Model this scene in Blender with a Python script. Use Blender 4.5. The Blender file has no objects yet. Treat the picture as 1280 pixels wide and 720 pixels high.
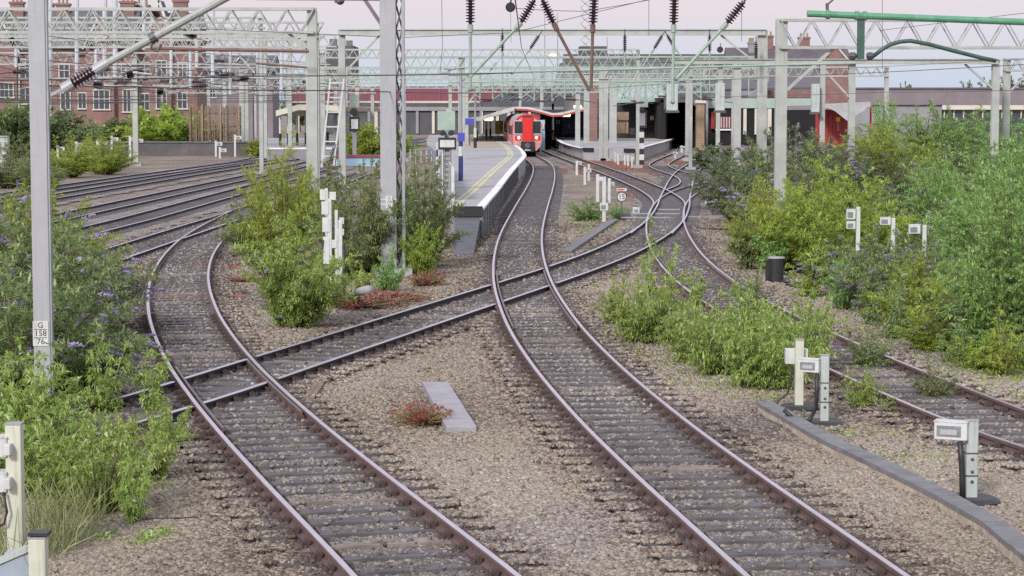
import bpy, math, random
import numpy as np
from mathutils import Vector, Matrix, Euler
random.seed(11)
rng = np.random.default_rng(11)
SC = bpy.context.scene
COL = SC.collection
FOC, CAM_H = 2700.0, 4.58
PITCH = math.atan(219 / FOC)

# ------------------------------------------------------------------ helpers
def ground_z(Y):
    """the line climbs gently towards the station"""
    return 0.55 * min(max((Y - 90.0) / 120.0, 0.0), 1.0)

def ray(px, py):
    u, v = (px - 640) / FOC, (py - 360) / FOC
    c, s = math.cos(PITCH), math.sin(PITCH)
    return Vector((u, c - v * s, -(s + v * c)))

def at(px, py, dz=0.0):
    """point of the ground (plus dz) where the photograph shows pixel px, py"""
    d = ray(px, py)
    Y = 60.0
    for _ in range(60):
        t = (CAM_H - dz - ground_z(Y)) / (-d.z)
        Y = 0.5 * Y + 0.5 * d.y * t
    return Vector((d.x * t, Y, ground_z(Y) + dz))

def atY(px, py, Y):
    d = ray(px, py)
    t = Y / d.y
    return Vector((d.x * t, Y, CAM_H + d.z * t))

def X_at(px, Y): return (px - 640) / FOC * Y
def pxm(Y): return FOC / Y

def thing(name, label, cat, loc=(0, 0, 0), rotz=0.0, group=None):
    o = bpy.data.objects.new(name, None)
    COL.objects.link(o)
    o.location = loc
    o.rotation_euler = (0, 0, rotz)
    o.empty_display_size = 0.2
    o['label'] = label
    o['category'] = cat
    if group: o['group'] = group
    return o

def tag(o, label=None, cat=None, group=None, kind=None):
    if label: o['label'] = label
    if cat: o['category'] = cat
    if group: o['group'] = group
    if kind: o['kind'] = kind
    return o

def world_loc(o):
    v = Vector((0, 0, 0))
    while o is not None:
        v = v + Vector(o.location)
        o = o.parent
    return v

class MB:
    """collects shapes in world coordinates, links them as ONE mesh object"""
    def __init__(s):
        s.v, s.f, s.m = [], [], []
    def add(s, vs, fs, mi=0):
        b = len(s.v)
        s.v += [tuple(v) for v in vs]
        s.f += [tuple(i + b for i in f) for f in fs]
        s.m += [mi] * len(fs)
        return s
    def box(s, c, size, rz=0.0, mi=0, rx=0.0, ry=0.0):
        hx, hy, hz = size[0] / 2, size[1] / 2, size[2] / 2
        R = Euler((rx, ry, rz)).to_matrix()
        c = Vector(c)
        vs = [c + R @ Vector((x * hx, y * hy, z * hz)) for x in (-1, 1) for y in (-1, 1) for z in (-1, 1)]
        return s.add(vs, [(0, 1, 3, 2), (4, 6, 7, 5), (0, 4, 5, 1), (2, 3, 7, 6), (0, 2, 6, 4), (1, 5, 7, 3)], mi)
    def bar(s, a, b, w, h=None, mi=0, up=(0, 0, 1)):
        a, b = Vector(a), Vector(b)
        h = w if h is None else h
        d = (b - a)
        if d.length < 1e-6: return s
        d.normalize()
        u = Vector(up)
        if abs(d.dot(u)) > 0.95: u = Vector((0, 1, 0))
        x = d.cross(u).normalized()
        y = x.cross(d).normalized()
        vs = []
        for p in (a, b):
            for sx, sy in ((-1, -1), (1, -1), (1, 1), (-1, 1)):
                vs.append(p + x * sx * w / 2 + y * sy * h / 2)
        return s.add(vs, [(3, 2, 1, 0), (4, 5, 6, 7), (0, 1, 5, 4), (1, 2, 6, 5), (2, 3, 7, 6), (3, 0, 4, 7)], mi)
    def tube(s, a, b, r, n=8, r1=None, mi=0):
        return s.path([a, b], r, n, mi, r1)
    def path(s, pts, r, n=6, mi=0, r1=None):
        pts = [Vector(p) for p in pts]
        r1 = r if r1 is None else r1
        vs, fs = [], []
        k = len(pts)
        for i, p in enumerate(pts):
            d = pts[min(i + 1, k - 1)] - pts[max(i - 1, 0)]
            if d.length < 1e-9: d = Vector((0, 0, 1))
            d.normalize()
            u = Vector((0, 0, 1)) if abs(d.z) < 0.9 else Vector((0, 1, 0))
            x = d.cross(u).normalized(); y = x.cross(d)
            rr = r + (r1 - r) * i / max(k - 1, 1)
            for j in range(n):
                a = 2 * math.pi * j / n
                vs.append(p + x * rr * math.cos(a) + y * rr * math.sin(a))
        for i in range(k - 1):
            for j in range(n):
                fs.append((i * n + j, i * n + (j + 1) % n, (i + 1) * n + (j + 1) % n, (i + 1) * n + j))
        fs.append(tuple(range(n))[::-1]); fs.append(tuple((k - 1) * n + j for j in range(n)))
        return s.add(vs, fs, mi)
    def lathe(s, a, b, prof, n=12, mi=0):
        """prof: list of (t along a->b in metres, radius)"""
        a, b = Vector(a), Vector(b)
        d = (b - a).normalized()
        u = Vector((0, 0, 1)) if abs(d.z) < 0.9 else Vector((0, 1, 0))
        x = d.cross(u).normalized(); y = x.cross(d)
        vs, fs = [], []
        for t, r in prof:
            for j in range(n):
                q = 2 * math.pi * j / n
                vs.append(a + d * t + x * r * math.cos(q) + y * r * math.sin(q))
        for i in range(len(prof) - 1):
            for j in range(n):
                fs.append((i * n + j, i * n + (j + 1) % n, (i + 1) * n + (j + 1) % n, (i + 1) * n + j))
        fs.append(tuple(range(n))[::-1]); fs.append(tuple((len(prof) - 1) * n + j for j in range(n)))
        return s.add(vs, fs, mi)
    def prism(s, poly, off, mi=0):
        """poly: 3D polygon, off: extrusion vector"""
        n = len(poly); off = Vector(off)
        vs = [Vector(p) for p in poly] + [Vector(p) + off for p in poly]
        fs = [tuple(range(n))[::-1], tuple(range(n, 2 * n))] + [(i, (i + 1) % n, n + (i + 1) % n, n + i) for i in range(n)]
        return s.add(vs, fs, mi)
    def face(s, pts, mi=0):
        return s.add(pts, [tuple(range(len(pts)))], mi)
    def build(s, name, mats, parent=None, smooth=False, bevel=0.0, origin=None):
        me = bpy.data.meshes.new(name)
        off = world_loc(parent) if parent is not None else Vector(origin or (0, 0, 0))
        me.from_pydata([(v[0] - off.x, v[1] - off.y, v[2] - off.z) for v in s.v], [], s.f)
        if not isinstance(mats, (list, tuple)): mats = [mats]
        for m in mats: me.materials.append(m)
        if len(mats) > 1: me.polygons.foreach_set('material_index', s.m)
        if smooth: me.polygons.foreach_set('use_smooth', [True] * len(me.polygons))
        me.update()
        import bmesh
        bm = bmesh.new(); bm.from_mesh(me)
        bmesh.ops.recalc_face_normals(bm, faces=bm.faces)
        bm.to_mesh(me); bm.free()
        o = bpy.data.objects.new(name, me)
        COL.objects.link(o)
        if parent is not None: o.parent = parent
        elif origin is not None: o.location = origin
        if bevel:
            b = o.modifiers.new('bevel', 'BEVEL'); b.width = bevel; b.segments = 2; b.limit_method = 'ANGLE'
        return o

def copy_tree(o, parent=None):
    c = o.copy(); COL.objects.link(c); c.parent = parent
    for ch in list(o.children): copy_tree(ch, c)
    return c

def text_mesh(name, body, size, mat, parent, loc, rot=(math.pi / 2, 0, 0), align='CENTER', extrude=0.001):
    cu = bpy.data.curves.new(name, 'FONT')
    cu.body = body; cu.size = size; cu.align_x = align; cu.align_y = 'CENTER'; cu.extrude = extrude
    t = bpy.data.objects.new(name, cu); COL.objects.link(t)
    dg = bpy.context.evaluated_depsgraph_get()
    me = bpy.data.meshes.new_from_object(t.evaluated_get(dg))
    bpy.data.objects.remove(t)
    me.materials.clear(); me.materials.append(mat)
    o = bpy.data.objects.new(name, me); COL.objects.link(o)
    o.parent = parent
    o.location = Vector(loc) - world_loc(parent); o.rotation_euler = rot
    return o

# ------------------------------------------------------------------ materials
def nd(nt, t, **kw):
    n = nt.nodes.new(t)
    for k, v in kw.items():
        if k.startswith('i_'): n.inputs[int(k[2:])].default_value = v
        else: setattr(n, k, v)
    return n

def mat(name, col, rough=0.6, metal=0.0, var=0.18, scale=6.0, bump=0.0, emit=None, streak=0.0, bscale=None, alpha=None):
    m = bpy.data.materials.new(name); m.use_nodes = True
    nt = m.node_tree; b = nt.nodes['Principled BSDF']
    b.inputs['Roughness'].default_value = rough; b.inputs['Metallic'].default_value = metal
    tc = nd(nt, 'ShaderNodeTexCoord')
    n = nd(nt, 'ShaderNodeTexNoise'); n.inputs['Scale'].default_value = scale; n.inputs['Detail'].default_value = 8; n.inputs['Roughness'].default_value = .65
    nt.links.new(tc.outputs['Object'], n.inputs['Vector'])
    r = nd(nt, 'ShaderNodeValToRGB')
    r.color_ramp.elements[0].position = .3; r.color_ramp.elements[1].position = .7
    d = [max(0, c * (1 - var)) for c in col]; l = [min(1, c * (1 + var)) for c in col]
    r.color_ramp.elements[0].color = (*d, 1); r.color_ramp.elements[1].color = (*l, 1)
    nt.links.new(n.outputs['Fac'], r.inputs['Fac'])
    out = r.outputs['Color']
    if streak:
        mp = nd(nt, 'ShaderNodeMapping'); mp.inputs['Scale'].default_value = (9, 9, .5)
        nt.links.new(tc.outputs['Object'], mp.inputs['Vector'])
        n2 = nd(nt, 'ShaderNodeTexNoise'); n2.inputs['Scale'].default_value = 2.0; n2.inputs['Detail'].default_value = 5
        nt.links.new(mp.outputs['Vector'], n2.inputs['Vector'])
        r2 = nd(nt, 'ShaderNodeValToRGB'); r2.color_ramp.elements[0].position = .55; r2.color_ramp.elements[1].position = .75
        nt.links.new(n2.outputs['Fac'], r2.inputs['Fac'])
        mu = nd(nt, 'ShaderNodeMath', operation='MULTIPLY'); mu.inputs[1].default_value = streak
        nt.links.new(r2.outputs['Color'], mu.inputs[0])
        mx = nd(nt, 'ShaderNodeMix', data_type='RGBA'); mx.inputs[7].default_value = (.16, .12, .09, 1)
        nt.links.new(mu.outputs[0], mx.inputs[0]); nt.links.new(out, mx.inputs[6])
        out = mx.outputs[2]
    nt.links.new(out, b.inputs['Base Color'])
    if bump:
        nb = nd(nt, 'ShaderNodeTexNoise'); nb.inputs['Scale'].default_value = bscale or scale * 6; nb.inputs['Detail'].default_value = 6
        nt.links.new(tc.outputs['Object'], nb.inputs['Vector'])
        bp = nd(nt, 'ShaderNodeBump'); bp.inputs['Strength'].default_value = bump; bp.inputs['Distance'].default_value = .02
        nt.links.new(nb.outputs['Fac'], bp.inputs['Height']); nt.links.new(bp.outputs['Normal'], b.inputs['Normal'])
    if emit:
        b.inputs['Emission Color'].default_value = (*emit[0], 1); b.inputs['Emission Strength'].default_value = emit[1]
    return m

def brick_mat(name, c1, c2, mortar, scale=1.0):
    m = bpy.data.materials.new(name); m.use_nodes = True
    nt = m.node_tree; b = nt.nodes['Principled BSDF']; b.inputs['Roughness'].default_value = .85
    tc = nd(nt, 'ShaderNodeTexCoord')
    mp = nd(nt, 'ShaderNodeMapping'); mp.inputs['Rotation'].default_value = (math.pi / 2, 0, 0)
    nt.links.new(tc.outputs['Object'], mp.inputs['Vector'])
    br = nd(nt, 'ShaderNodeTexBrick'); br.inputs['Scale'].default_value = scale
    br.inputs['Color1'].default_value = (*c1, 1); br.inputs['Color2'].default_value = (*c2, 1); br.inputs['Mortar'].default_value = (*mortar, 1)
    br.inputs['Brick Width'].default_value = .45; br.inputs['Row Height'].default_value = .15; br.inputs['Mortar Size'].default_value = .015
    nt.links.new(mp.outputs['Vector'], br.inputs['Vector'])
    n = nd(nt, 'ShaderNodeTexNoise'); n.inputs['Scale'].default_value = .8; n.inputs['Detail'].default_value = 6
    nt.links.new(tc.outputs['Object'], n.inputs['Vector'])
    hs = nd(nt, 'ShaderNodeHueSaturation')
    mr = nd(nt, 'ShaderNodeMapRange'); mr.inputs[3].default_value = .6; mr.inputs[4].default_value = 1.35
    nt.links.new(n.outputs['Fac'], mr.inputs[0]); nt.links.new(mr.outputs[0], hs.inputs['Value'])
    nt.links.new(br.outputs['Color'], hs.inputs['Color']); nt.links.new(hs.outputs['Color'], b.inputs['Base Color'])
    return m

def ballast_mat(name, cols, scale=17.0, big=.5):
    """loose stones: one colour per voronoi cell, drifts of grime, stone-shaped bump"""
    m = bpy.data.materials.new(name); m.use_nodes = True
    nt = m.node_tree; b = nt.nodes['Principled BSDF']; b.inputs['Roughness'].default_value = .9
    tc = nd(nt, 'ShaderNodeTexCoord')
    nz = nd(nt, 'ShaderNodeTexNoise'); nz.inputs['Scale'].default_value = scale * 1.3
    nt.links.new(tc.outputs['Object'], nz.inputs['Vector'])
    mxv = nd(nt, 'ShaderNodeMix', data_type='VECTOR'); mxv.inputs[0].default_value = .025
    nt.links.new(tc.outputs['Object'], mxv.inputs[4]); nt.links.new(nz.outputs['Color'], mxv.inputs[5])
    vo = nd(nt, 'ShaderNodeTexVoronoi'); vo.inputs['Scale'].default_value = scale
    nt.links.new(mxv.outputs[1], vo.inputs['Vector'])
    sep = nd(nt, 'ShaderNodeSeparateColor'); nt.links.new(vo.outputs['Color'], sep.inputs[0])
    rp = nd(nt, 'ShaderNodeValToRGB'); els = rp.color_ramp.elements
    while len(els) < len(cols): els.new(.5)
    for i, c in enumerate(cols):
        els[i].position = i / (len(cols) - 1); els[i].color = (*c, 1)
    nt.links.new(sep.outputs[0], rp.inputs['Fac'])
    n1 = nd(nt, 'ShaderNodeTexNoise'); n1.inputs['Scale'].default_value = big; n1.inputs['Detail'].default_value = 7; n1.inputs['Roughness'].default_value = .65
    nt.links.new(tc.outputs['Object'], n1.inputs['Vector'])
    r1 = nd(nt, 'ShaderNodeValToRGB'); r1.color_ramp.elements[0].position = .35; r1.color_ramp.elements[1].position = .62
    r1.color_ramp.elements[0].color = (.62, .58, .6, 1); r1.color_ramp.elements[1].color = (1.08, 1.05, 1.0, 1)
    nt.links.new(n1.outputs['Fac'], r1.inputs['Fac'])
    mu = nd(nt, 'ShaderNodeMix', data_type='RGBA', blend_type='MULTIPLY'); mu.inputs[0].default_value = 1
    nt.links.new(rp.outputs['Color'], mu.inputs[6]); nt.links.new(r1.outputs['Color'], mu.inputs[7])
    nt.links.new(mu.outputs[2], b.inputs['Base Color'])
    inv = nd(nt, 'ShaderNodeMath', operation='SUBTRACT'); inv.inputs[0].default_value = 1
    nt.links.new(vo.outputs['Distance'], inv.inputs[1])
    bp = nd(nt, 'ShaderNodeBump'); bp.inputs['Strength'].default_value = .9; bp.inputs['Distance'].default_value = .035
    nt.links.new(inv.outputs[0], bp.inputs['Height']); nt.links.new(bp.outputs['Normal'], b.inputs['Normal'])
    return m

def attr_mat(name, stops, rough=.8, translucent=0.0, objvar=0.12, spec=.3):
    """colour from a per-leaf / per-stone random value stored in the mesh"""
    m = bpy.data.materials.new(name); m.use_nodes = True
    nt = m.node_tree; b = nt.nodes['Principled BSDF']; b.inputs['Roughness'].default_value = rough
    b.inputs['Specular IOR Level'].default_value = spec
    at_ = nd(nt, 'ShaderNodeAttribute', attribute_name='rnd')
    rp = nd(nt, 'ShaderNodeValToRGB'); els = rp.color_ramp.elements
    while len(els) < len(stops): els.new(.5)
    for i, (p, c) in enumerate(stops): els[i].position = p; els[i].color = (*c, 1)
    nt.links.new(at_.outputs['Fac'], rp.inputs['Fac'])
    oi = nd(nt, 'ShaderNodeObjectInfo')
    hs = nd(nt, 'ShaderNodeHueSaturation')
    mr = nd(nt, 'ShaderNodeMapRange'); mr.inputs[3].default_value = 1 - objvar; mr.inputs[4].default_value = 1 + objvar
    nt.links.new(oi.outputs['Random'], mr.inputs[0]); nt.links.new(mr.outputs[0], hs.inputs['Value'])
    mh = nd(nt, 'ShaderNodeMapRange'); mh.inputs[3].default_value = .5 - objvar * .12; mh.inputs[4].default_value = .5 + objvar * .12
    nt.links.new(oi.outputs['Random'], mh.inputs[0]); nt.links.new(mh.outputs[0], hs.inputs['Hue'])
    nt.links.new(rp.outputs['Color'], hs.inputs['Color'])
    nt.links.new(hs.outputs['Color'], b.inputs['Base Color'])
    if translucent:
        tr = nd(nt, 'ShaderNodeBsdfTranslucent'); nt.links.new(hs.outputs['Color'], tr.inputs['Color'])
        ms = nd(nt, 'ShaderNodeMixShader'); ms.inputs[0].default_value = translucent
        nt.links.new(b.outputs[0], ms.inputs[1]); nt.links.new(tr.outputs[0], ms.inputs[2])
        nt.links.new(ms.outputs[0], nt.nodes['Material Output'].inputs['Surface'])
    return m

M = dict(
    galv=mat('galvanised_steel', (.31, .33, .35), .55, .35, .14, 3.0, .05, streak=.35),
    galv_far=mat('weathered_galvanised_steel', (.37, .39, .37), .6, .2, .18, .9, streak=.3),
    galv_green=mat('pale_green_steel', (.30, .385, .33), .6, .1, .15, 2.0),
    green_paint=mat('green_painted_steel', (.10, .28, .17), .45, .1, .2, 5.0),
    green_dark=mat('dark_green_steel', (.05, .10, .085), .5, .2, .25, 5.0),
    pole=mat('grey_painted_pole', (.34, .35, .37), .5, .1, .07, 2.2, .04, streak=.22),
    dark_steel=mat('dark_steel', (.10, .095, .11), .55, .4, .25, 5.0),
    purple_steel=mat('purple_brown_steel', (.16, .12, .17), .55, .3, .25, 4.0),
    rust_tube=mat('rusty_brown_steel', (.17, .10, .085), .7, .2, .25, 6.0),
    insul=mat('brown_porcelain', (.055, .025, .033), .25, 0, .25, 8.0),
    copper=mat('dark_copper_wire', (.11, .12, .11), .5, .5, .2, 2.0),
    rail_side=mat('rusty_rail_side', (.135, .085, .082), .75, .1, .28, 5.0, .2, streak=.3),
    rail_shaded=mat('shade_darkened_rail_side', (.045, .038, .04), .8, .1, .35, 5.0, .2),  # shade on the rail sides painted in as a near black colour
    check_top=mat('dull_check_rail_top', (.16, .145, .15), .5, .6, .2, 3.0),
    rail_top=mat('worn_rail_top', (.62, .57, .62), .34, .9, .10, 1.5),
    chair=mat('rusty_cast_iron', (.075, .052, .045), .85, .1, .35, 12.0, .3),
    timber=mat('creosoted_timber', (.10, .092, .098), .85, 0, .4, 4.0, .5, bscale=30),
    timber_pale=mat('weathered_timber', (.20, .17, .15), .85, 0, .35, 4.0, .4, bscale=30),
    concrete=mat('grey_concrete', (.36, .35, .37), .85, 0, .18, 3.5, .2, streak=.25),
    concrete_pale=mat('pale_concrete', (.30, .29, .31), .85, 0, .2, 3.0, .35, streak=.25),
    kerb=mat('dark_kerb_concrete', (.17, .165, .175), .85, 0, .3, 3.0, .3),
    ramp=mat('dark_ramp_boards', (.10, .10, .115), .85, 0, .25, 2.0, .2),
    kerb_face=mat('pale_kerb_face', (.42, .36, .29), .9, 0, .35, 5.0, .3, streak=.5),
    white=mat('white_paint', (.52, .54, .53), .55, 0, .16, 3.0, streak=.55),
    sash=mat('dull_cream_sash', (.48, .47, .45), .6, 0, .15, 2.0),
    rod=mat('faded_red_rod', (.30, .075, .055), .7, 0, .35, 6.0),
    cream=mat('cream_plastic', (.52, .54, .44), .45, 0, .12, 3.0, streak=.45),
    postgreen=mat('pale_grey_green_post', (.40, .45, .43), .5, 0, .14, 3.0, streak=.5),
    boxgrey=mat('blue_grey_box', (.30, .36, .42), .45, 0, .12, 3.0, streak=.25),
    whitebox=mat('pale_equipment_box', (.54, .56, .56), .45, 0, .12, 4.0, streak=.35),
    galv_pale=mat('bright_galvanised_tube', (.50, .53, .56), .5, .1, .12, 2.0, streak=.2),
    label=mat('dark_label_panel', (.20, .22, .23), .3, 0, .3, 14.0),
    rubber=mat('black_rubber', (.022, .022, .026), .5, 0, .3, 8.0),
    black=mat('black_paint', (.015, .015, .018), .5, 0, .3, 4.0),
    brick=brick_mat('red_brick', (.24, .115, .10), (.19, .09, .08), (.28, .23, .22)),
    brick_far=brick_mat('orange_red_brick', (.33, .12, .085), (.25, .09, .07), (.32, .25, .22)),
    brick_yellow=brick_mat('buff_brick', (.30, .20, .115), (.24, .15, .085), (.35, .3, .24)),
    slate=mat('slate_roof', (.10, .10, .115), .6, 0, .25, 1.2, .2),
    slate_purple=mat('purple_slate_roof', (.095, .082, .095), .65, 0, .2, .8, .2),
    roofgrey=mat('grey_sheet_roof', (.125, .13, .135), .6, .1, .2, .5),
    roofdark=mat('dark_roof', (.075, .075, .085), .7, 0, .3, .5),
    glassroof=mat('pale_green_glazing', (.34, .42, .39), .35, .1, .14, .7),
    pane=mat('dark_window_glass', (.05, .06, .07), .12, 0, .3, 3.0),
    trainglass=mat('train_window_glass', (.03, .035, .04), .08, 0, .3, 3.0),
    maroon=mat('maroon_sheeting', (.20, .045, .068), .55, 0, .14, .6),
    red=mat('bright_red_paint', (.60, .022, .022), .35, 0, .08, 2.0),
    valance=mat('dirty_pale_panel', (.36, .36, .37), .6, 0, .15, 1.0, streak=.3),
    dullred=mat('dull_red_fascia', (.38, .05, .05), .5, 0, .15, 1.0),
    redwall=mat('red_panel', (.36, .03, .035), .5, 0, .18, .8),
    trainwhite=mat('train_white', (.55, .50, .50), .35, 0, .06, 2.0),
    trainorange=mat('train_pink_red', (.52, .25, .22), .4, 0, .06, 2.0),
    traingrey=mat('train_grey_roof', (.30, .31, .33), .5, 0, .15, 2.0),
    navy=mat('navy_paint', (.025, .04, .16), .4, 0, .15, 2.0),
    blue=mat('blue_sign', (.06, .07, .38), .4, 0, .1, 2.0),
    paleblue=mat('pale_blue_sheet', (.28, .45, .58), .5, 0, .12, 1.5),
    yellow=mat('yellow_panel', (.66, .44, .03), .45, 0, .1, 2.0),
    yellowline=mat('worn_yellow_line', (.50, .47, .31), .75, 0, .16, 3.0),
    tarmac=mat('platform_tarmac', (.33, .325, .34), .9, 0, .12, 1.2, .1),
    tan_floor=mat('tan_with_warm_light', (.37, .31, .24), .9, 0, .14, 1.2),  # tan surfaces, also carries the warm light painted on the platform deck
    whiteline=mat('white_edge_line', (.74, .72, .76), .7, 0, .1, 3.0),
    darkwall=mat('near_black_wall', (.045, .042, .048), .8, 0, .35, .6),  # near black base colour of the station walls
    tunnel=mat('near_black_surface', (.012, .011, .013), .9, 0, .3, .6),  # near black colour shared by shed interior, shed front and wall ribs
    wallpurple=mat('grey_purple_rendered_wall', (.20, .17, .19), .85, 0, .2, .35),
    lowwall=mat('dark_stained_wall', (.12, .11, .11), .9, 0, .3, .6),
    wallgrey=mat('grey_rendered_wall', (.25, .25, .27), .85, 0, .15, .5),
    creamwall=mat('cream_concrete_band', (.55, .52, .44), .8, 0, .12, .6),
    timberfence=mat('brown_timber_boards', (.19, .135, .095), .85, 0, .35, 1.5),
    lamp=mat('lit_warm_lamp', (1, .8, .5), .5, 0, 0, 1, emit=((1, .66, .30), 2.0)),
    headlamp=mat('lit_headlamp', (1, .95, .85), .5, 0, 0, 1, emit=((1, .8, .7), 1.3)),
    redlens=mat('red_lens', (.4, .02, .02), .3, 0, 0, 1),
    bark=mat('shrub_bark', (.13, .10, .07), .9, 0, .3, 8.0),
    stemgreen=mat('green_stem', (.20, .24, .10), .7, 0, .25, 8.0),
    drygrass=mat('dry_grass', (.42, .38, .22), .8, 0, .25, 5.0),
)
TAN = [(.11, .085, .07), (.22, .175, .14), (.30, .245, .19), (.21, .175, .155), (.38, .33, .27)]
GREY = [(.125, .11, .105), (.235, .21, .195), (.29, .262, .24), (.20, .178, .17), (.38, .35, .32)]
M['ground'] = ballast_mat('trackside_gravel', TAN, 17, .22)
M['bed'] = ballast_mat('grimy_track_ballast', GREY, 17, .5)
M['stone'] = attr_mat('loose_ballast_stone', [(0, (.10, .085, .07)), (.3, (.235, .195, .155)), (.6, (.345, .29, .225)), (.8, (.29, .26, .23)), (1, (.50, .45, .37))], .9, 0, 0)
M['stone_rust'] = attr_mat('rust_stained_stone', [(0, (.06, .042, .035)), (.5, (.135, .095, .078)), (1, (.25, .19, .155))], .9, 0, 0)
M['stone_dark'] = attr_mat('grimy_ballast_stone', [(0, (.08, .068, .065)), (.4, (.19, .165, .158)), (.75, (.29, .26, .25)), (1, (.46, .43, .41))], .9, 0, 0)
LEAF = dict(
    young=attr_mat('young_buddleia_leaf', [(0, (.16, .23, .05)), (.45, (.35, .48, .11)), (.8, (.54, .64, .23)), (1, (.74, .78, .50))], .5, .5, .12),
    buddleia=attr_mat('buddleia_leaf', [(0, (.11, .155, .06)), (.45, (.24, .31, .115)), (.8, (.39, .44, .195)), (1, (.60, .62, .41))], .55, .45, .14),
    dark=attr_mat('dark_shrub_leaf', [(0, (.08, .115, .06)), (.5, (.17, .22, .10)), (.85, (.28, .31, .17)), (1, (.48, .49, .36))], .55, .4, .15),
    willow=attr_mat('yellow_green_leaf', [(0, (.16, .22, .035)), (.45, (.36, .46, .075)), (.8, (.54, .61, .14)), (1, (.70, .72, .32))], .5, .5, .12),
    birch=attr_mat('bright_green_leaf', [(0, (.13, .225, .065)), (.45, (.28, .46, .125)), (.8, (.43, .60, .22)), (1, (.61, .72, .42))], .5, .5, .12),
    far=attr_mat('distant_leaf', [(0, (.08, .115, .05)), (.5, (.165, .22, .095)), (1, (.31, .37, .18))], .6, .35, .15),
    red=attr_mat('red_stonecrop', [(0, (.20, .04, .05)), (.6, (.34, .07, .08)), (1, (.46, .18, .16))], .7, .15),
    fire=attr_mat('reddish_dry_weed', [(0, (.20, .085, .08)), (.6, (.33, .15, .135)), (1, (.40, .27, .18))], .7, .15),
    grass=attr_mat('rough_grass', [(0, (0.130, 0.169, 0.065)), (.6, (0.260, 0.299, 0.117)), (1, (0.546, 0.520, 0.286))], .6, 0.35),
    flower=attr_mat('purple_flower_spike', [(0, (.24, .19, .36)), (.6, (.35, .29, .48)), (1, (.52, .45, .60))], .6, .25),
)

# ------------------------------------------------------------------ camera, light, sky
cam_d = bpy.data.cameras.new('camera'); cam = bpy.data.objects.new('camera', cam_d); COL.objects.link(cam)
cam.location = (0, 0, CAM_H); cam.rotation_euler = (math.pi / 2 - PITCH, 0, 0)
cam_d.sensor_width = 36; cam_d.lens = FOC / 1280 * 36; cam_d.clip_start = .5; cam_d.clip_end = 6000
SC.camera = cam
SUN_EL = math.radians(30); SUN_AZ = math.radians(-158)      # from behind the camera, to its left
sd = Vector((math.sin(SUN_AZ) * math.cos(SUN_EL), math.cos(SUN_AZ) * math.cos(SUN_EL), math.sin(SUN_EL)))
sl = bpy.data.lights.new('sun', 'SUN'); sl.energy = 1.5; sl.angle = math.radians(10); sl.color = (1, .955, .915)
so = bpy.data.objects.new('sun', sl); COL.objects.link(so); so.rotation_euler = (-sd).to_track_quat('-Z', 'Y').to_euler()
W = bpy.data.worlds.new('World'); SC.world = W; W.use_nodes = True
nt = W.node_tree; bg = nt.nodes['Background']
sky = nd(nt, 'ShaderNodeTexSky', sky_type='NISHITA', sun_disc=False)
sky.sun_elevation = SUN_EL; sky.sun_rotation = SUN_AZ; sky.air_density = 1.0; sky.dust_density = 2.0
tc = nd(nt, 'ShaderNodeTexCoord'); sx = nd(nt, 'ShaderNodeSeparateXYZ'); nt.links.new(tc.outputs['Generated'], sx.inputs[0])
rp = nd(nt, 'ShaderNodeValToRGB'); e = rp.color_ramp.elements; e.new(.5); e.new(.5)
for i, (p, c) in enumerate([(0, (3.7, 4.5, 5.8)), (.02, (4.25, 4.65, 5.6)), (.05, (5.2, 4.45, 4.95)), (.5, (6.7, 6.8, 7.6))]):
    e[i].position = p; e[i].color = (*[v / 10 for v in c], 1)
nz = nd(nt, 'ShaderNodeTexNoise'); nz.inputs['Scale'].default_value = 3.0; nz.inputs['Detail'].default_value = 4
mp = nd(nt, 'ShaderNodeMapping'); mp.inputs['Scale'].default_value = (1, 1, 9); nt.links.new(tc.outputs['Generated'], mp.inputs[0]); nt.links.new(mp.outputs[0], nz.inputs['Vector'])
mr = nd(nt, 'ShaderNodeMapRange'); mr.inputs[3].default_value = -.008; mr.inputs[4].default_value = .008; nt.links.new(nz.outputs['Fac'], mr.inputs[0])
ad = nd(nt, 'ShaderNodeMath', operation='ADD'); nt.links.new(sx.outputs['Z'], ad.inputs[0]); nt.links.new(mr.outputs[0], ad.inputs[1])
nt.links.new(ad.outputs[0], rp.inputs['Fac'])
sc10 = nd(nt, 'ShaderNodeVectorMath', operation='SCALE'); sc10.inputs['Scale'].default_value = 10.0; nt.links.new(rp.outputs['Color'], sc10.inputs[0])
mx = nd(nt, 'ShaderNodeMix', data_type='RGBA'); mx.inputs[0].default_value = .82          # thin high overcast in front of the clear sky
nt.links.new(sky.outputs['Color'], mx.inputs[6]); nt.links.new(sc10.outputs[0], mx.inputs[7])
nt.links.new(mx.outputs[2], bg.inputs['Color']); bg.inputs['Strength'].default_value = .082
SC.view_settings.view_transform = 'Standard'; SC.view_settings.look = 'None'; SC.view_settings.gamma = 1.0
SC.view_settings.use_curve_mapping = False; SC.view_settings.exposure = 0.98
SC.cycles.use_denoising = False
SC.cycles.max_bounces = 6; SC.cycles.diffuse_bounces = 3; SC.cycles.glossy_bounces = 2; SC.cycles.transmission_bounces = 3
SC.cycles.sample_clamp_indirect = 4.0

# ------------------------------------------------------------------ ground sheet
def ground():
    ys = [-30, 0] + list(np.arange(8, 260, 4.0)) + [300, 400, 700, 1500, 3000, 5000]
    xs = [-3000, -800, -300, -120] + list(np.arange(-60, 61, 6.0)) + [120, 300, 800, 3000]
    vs = [(x, y, ground_z(y) - .0) for y in ys for x in xs]
    n = len(xs)
    fs = [(j * n + i, j * n + i + 1, (j + 1) * n + i + 1, (j + 1) * n + i) for j in range(len(ys) - 1) for i in range(n - 1)]
    m = MB(); m.add(vs, fs)
    tag(m.build('ground', M['ground']), kind='structure')
ground()

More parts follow.
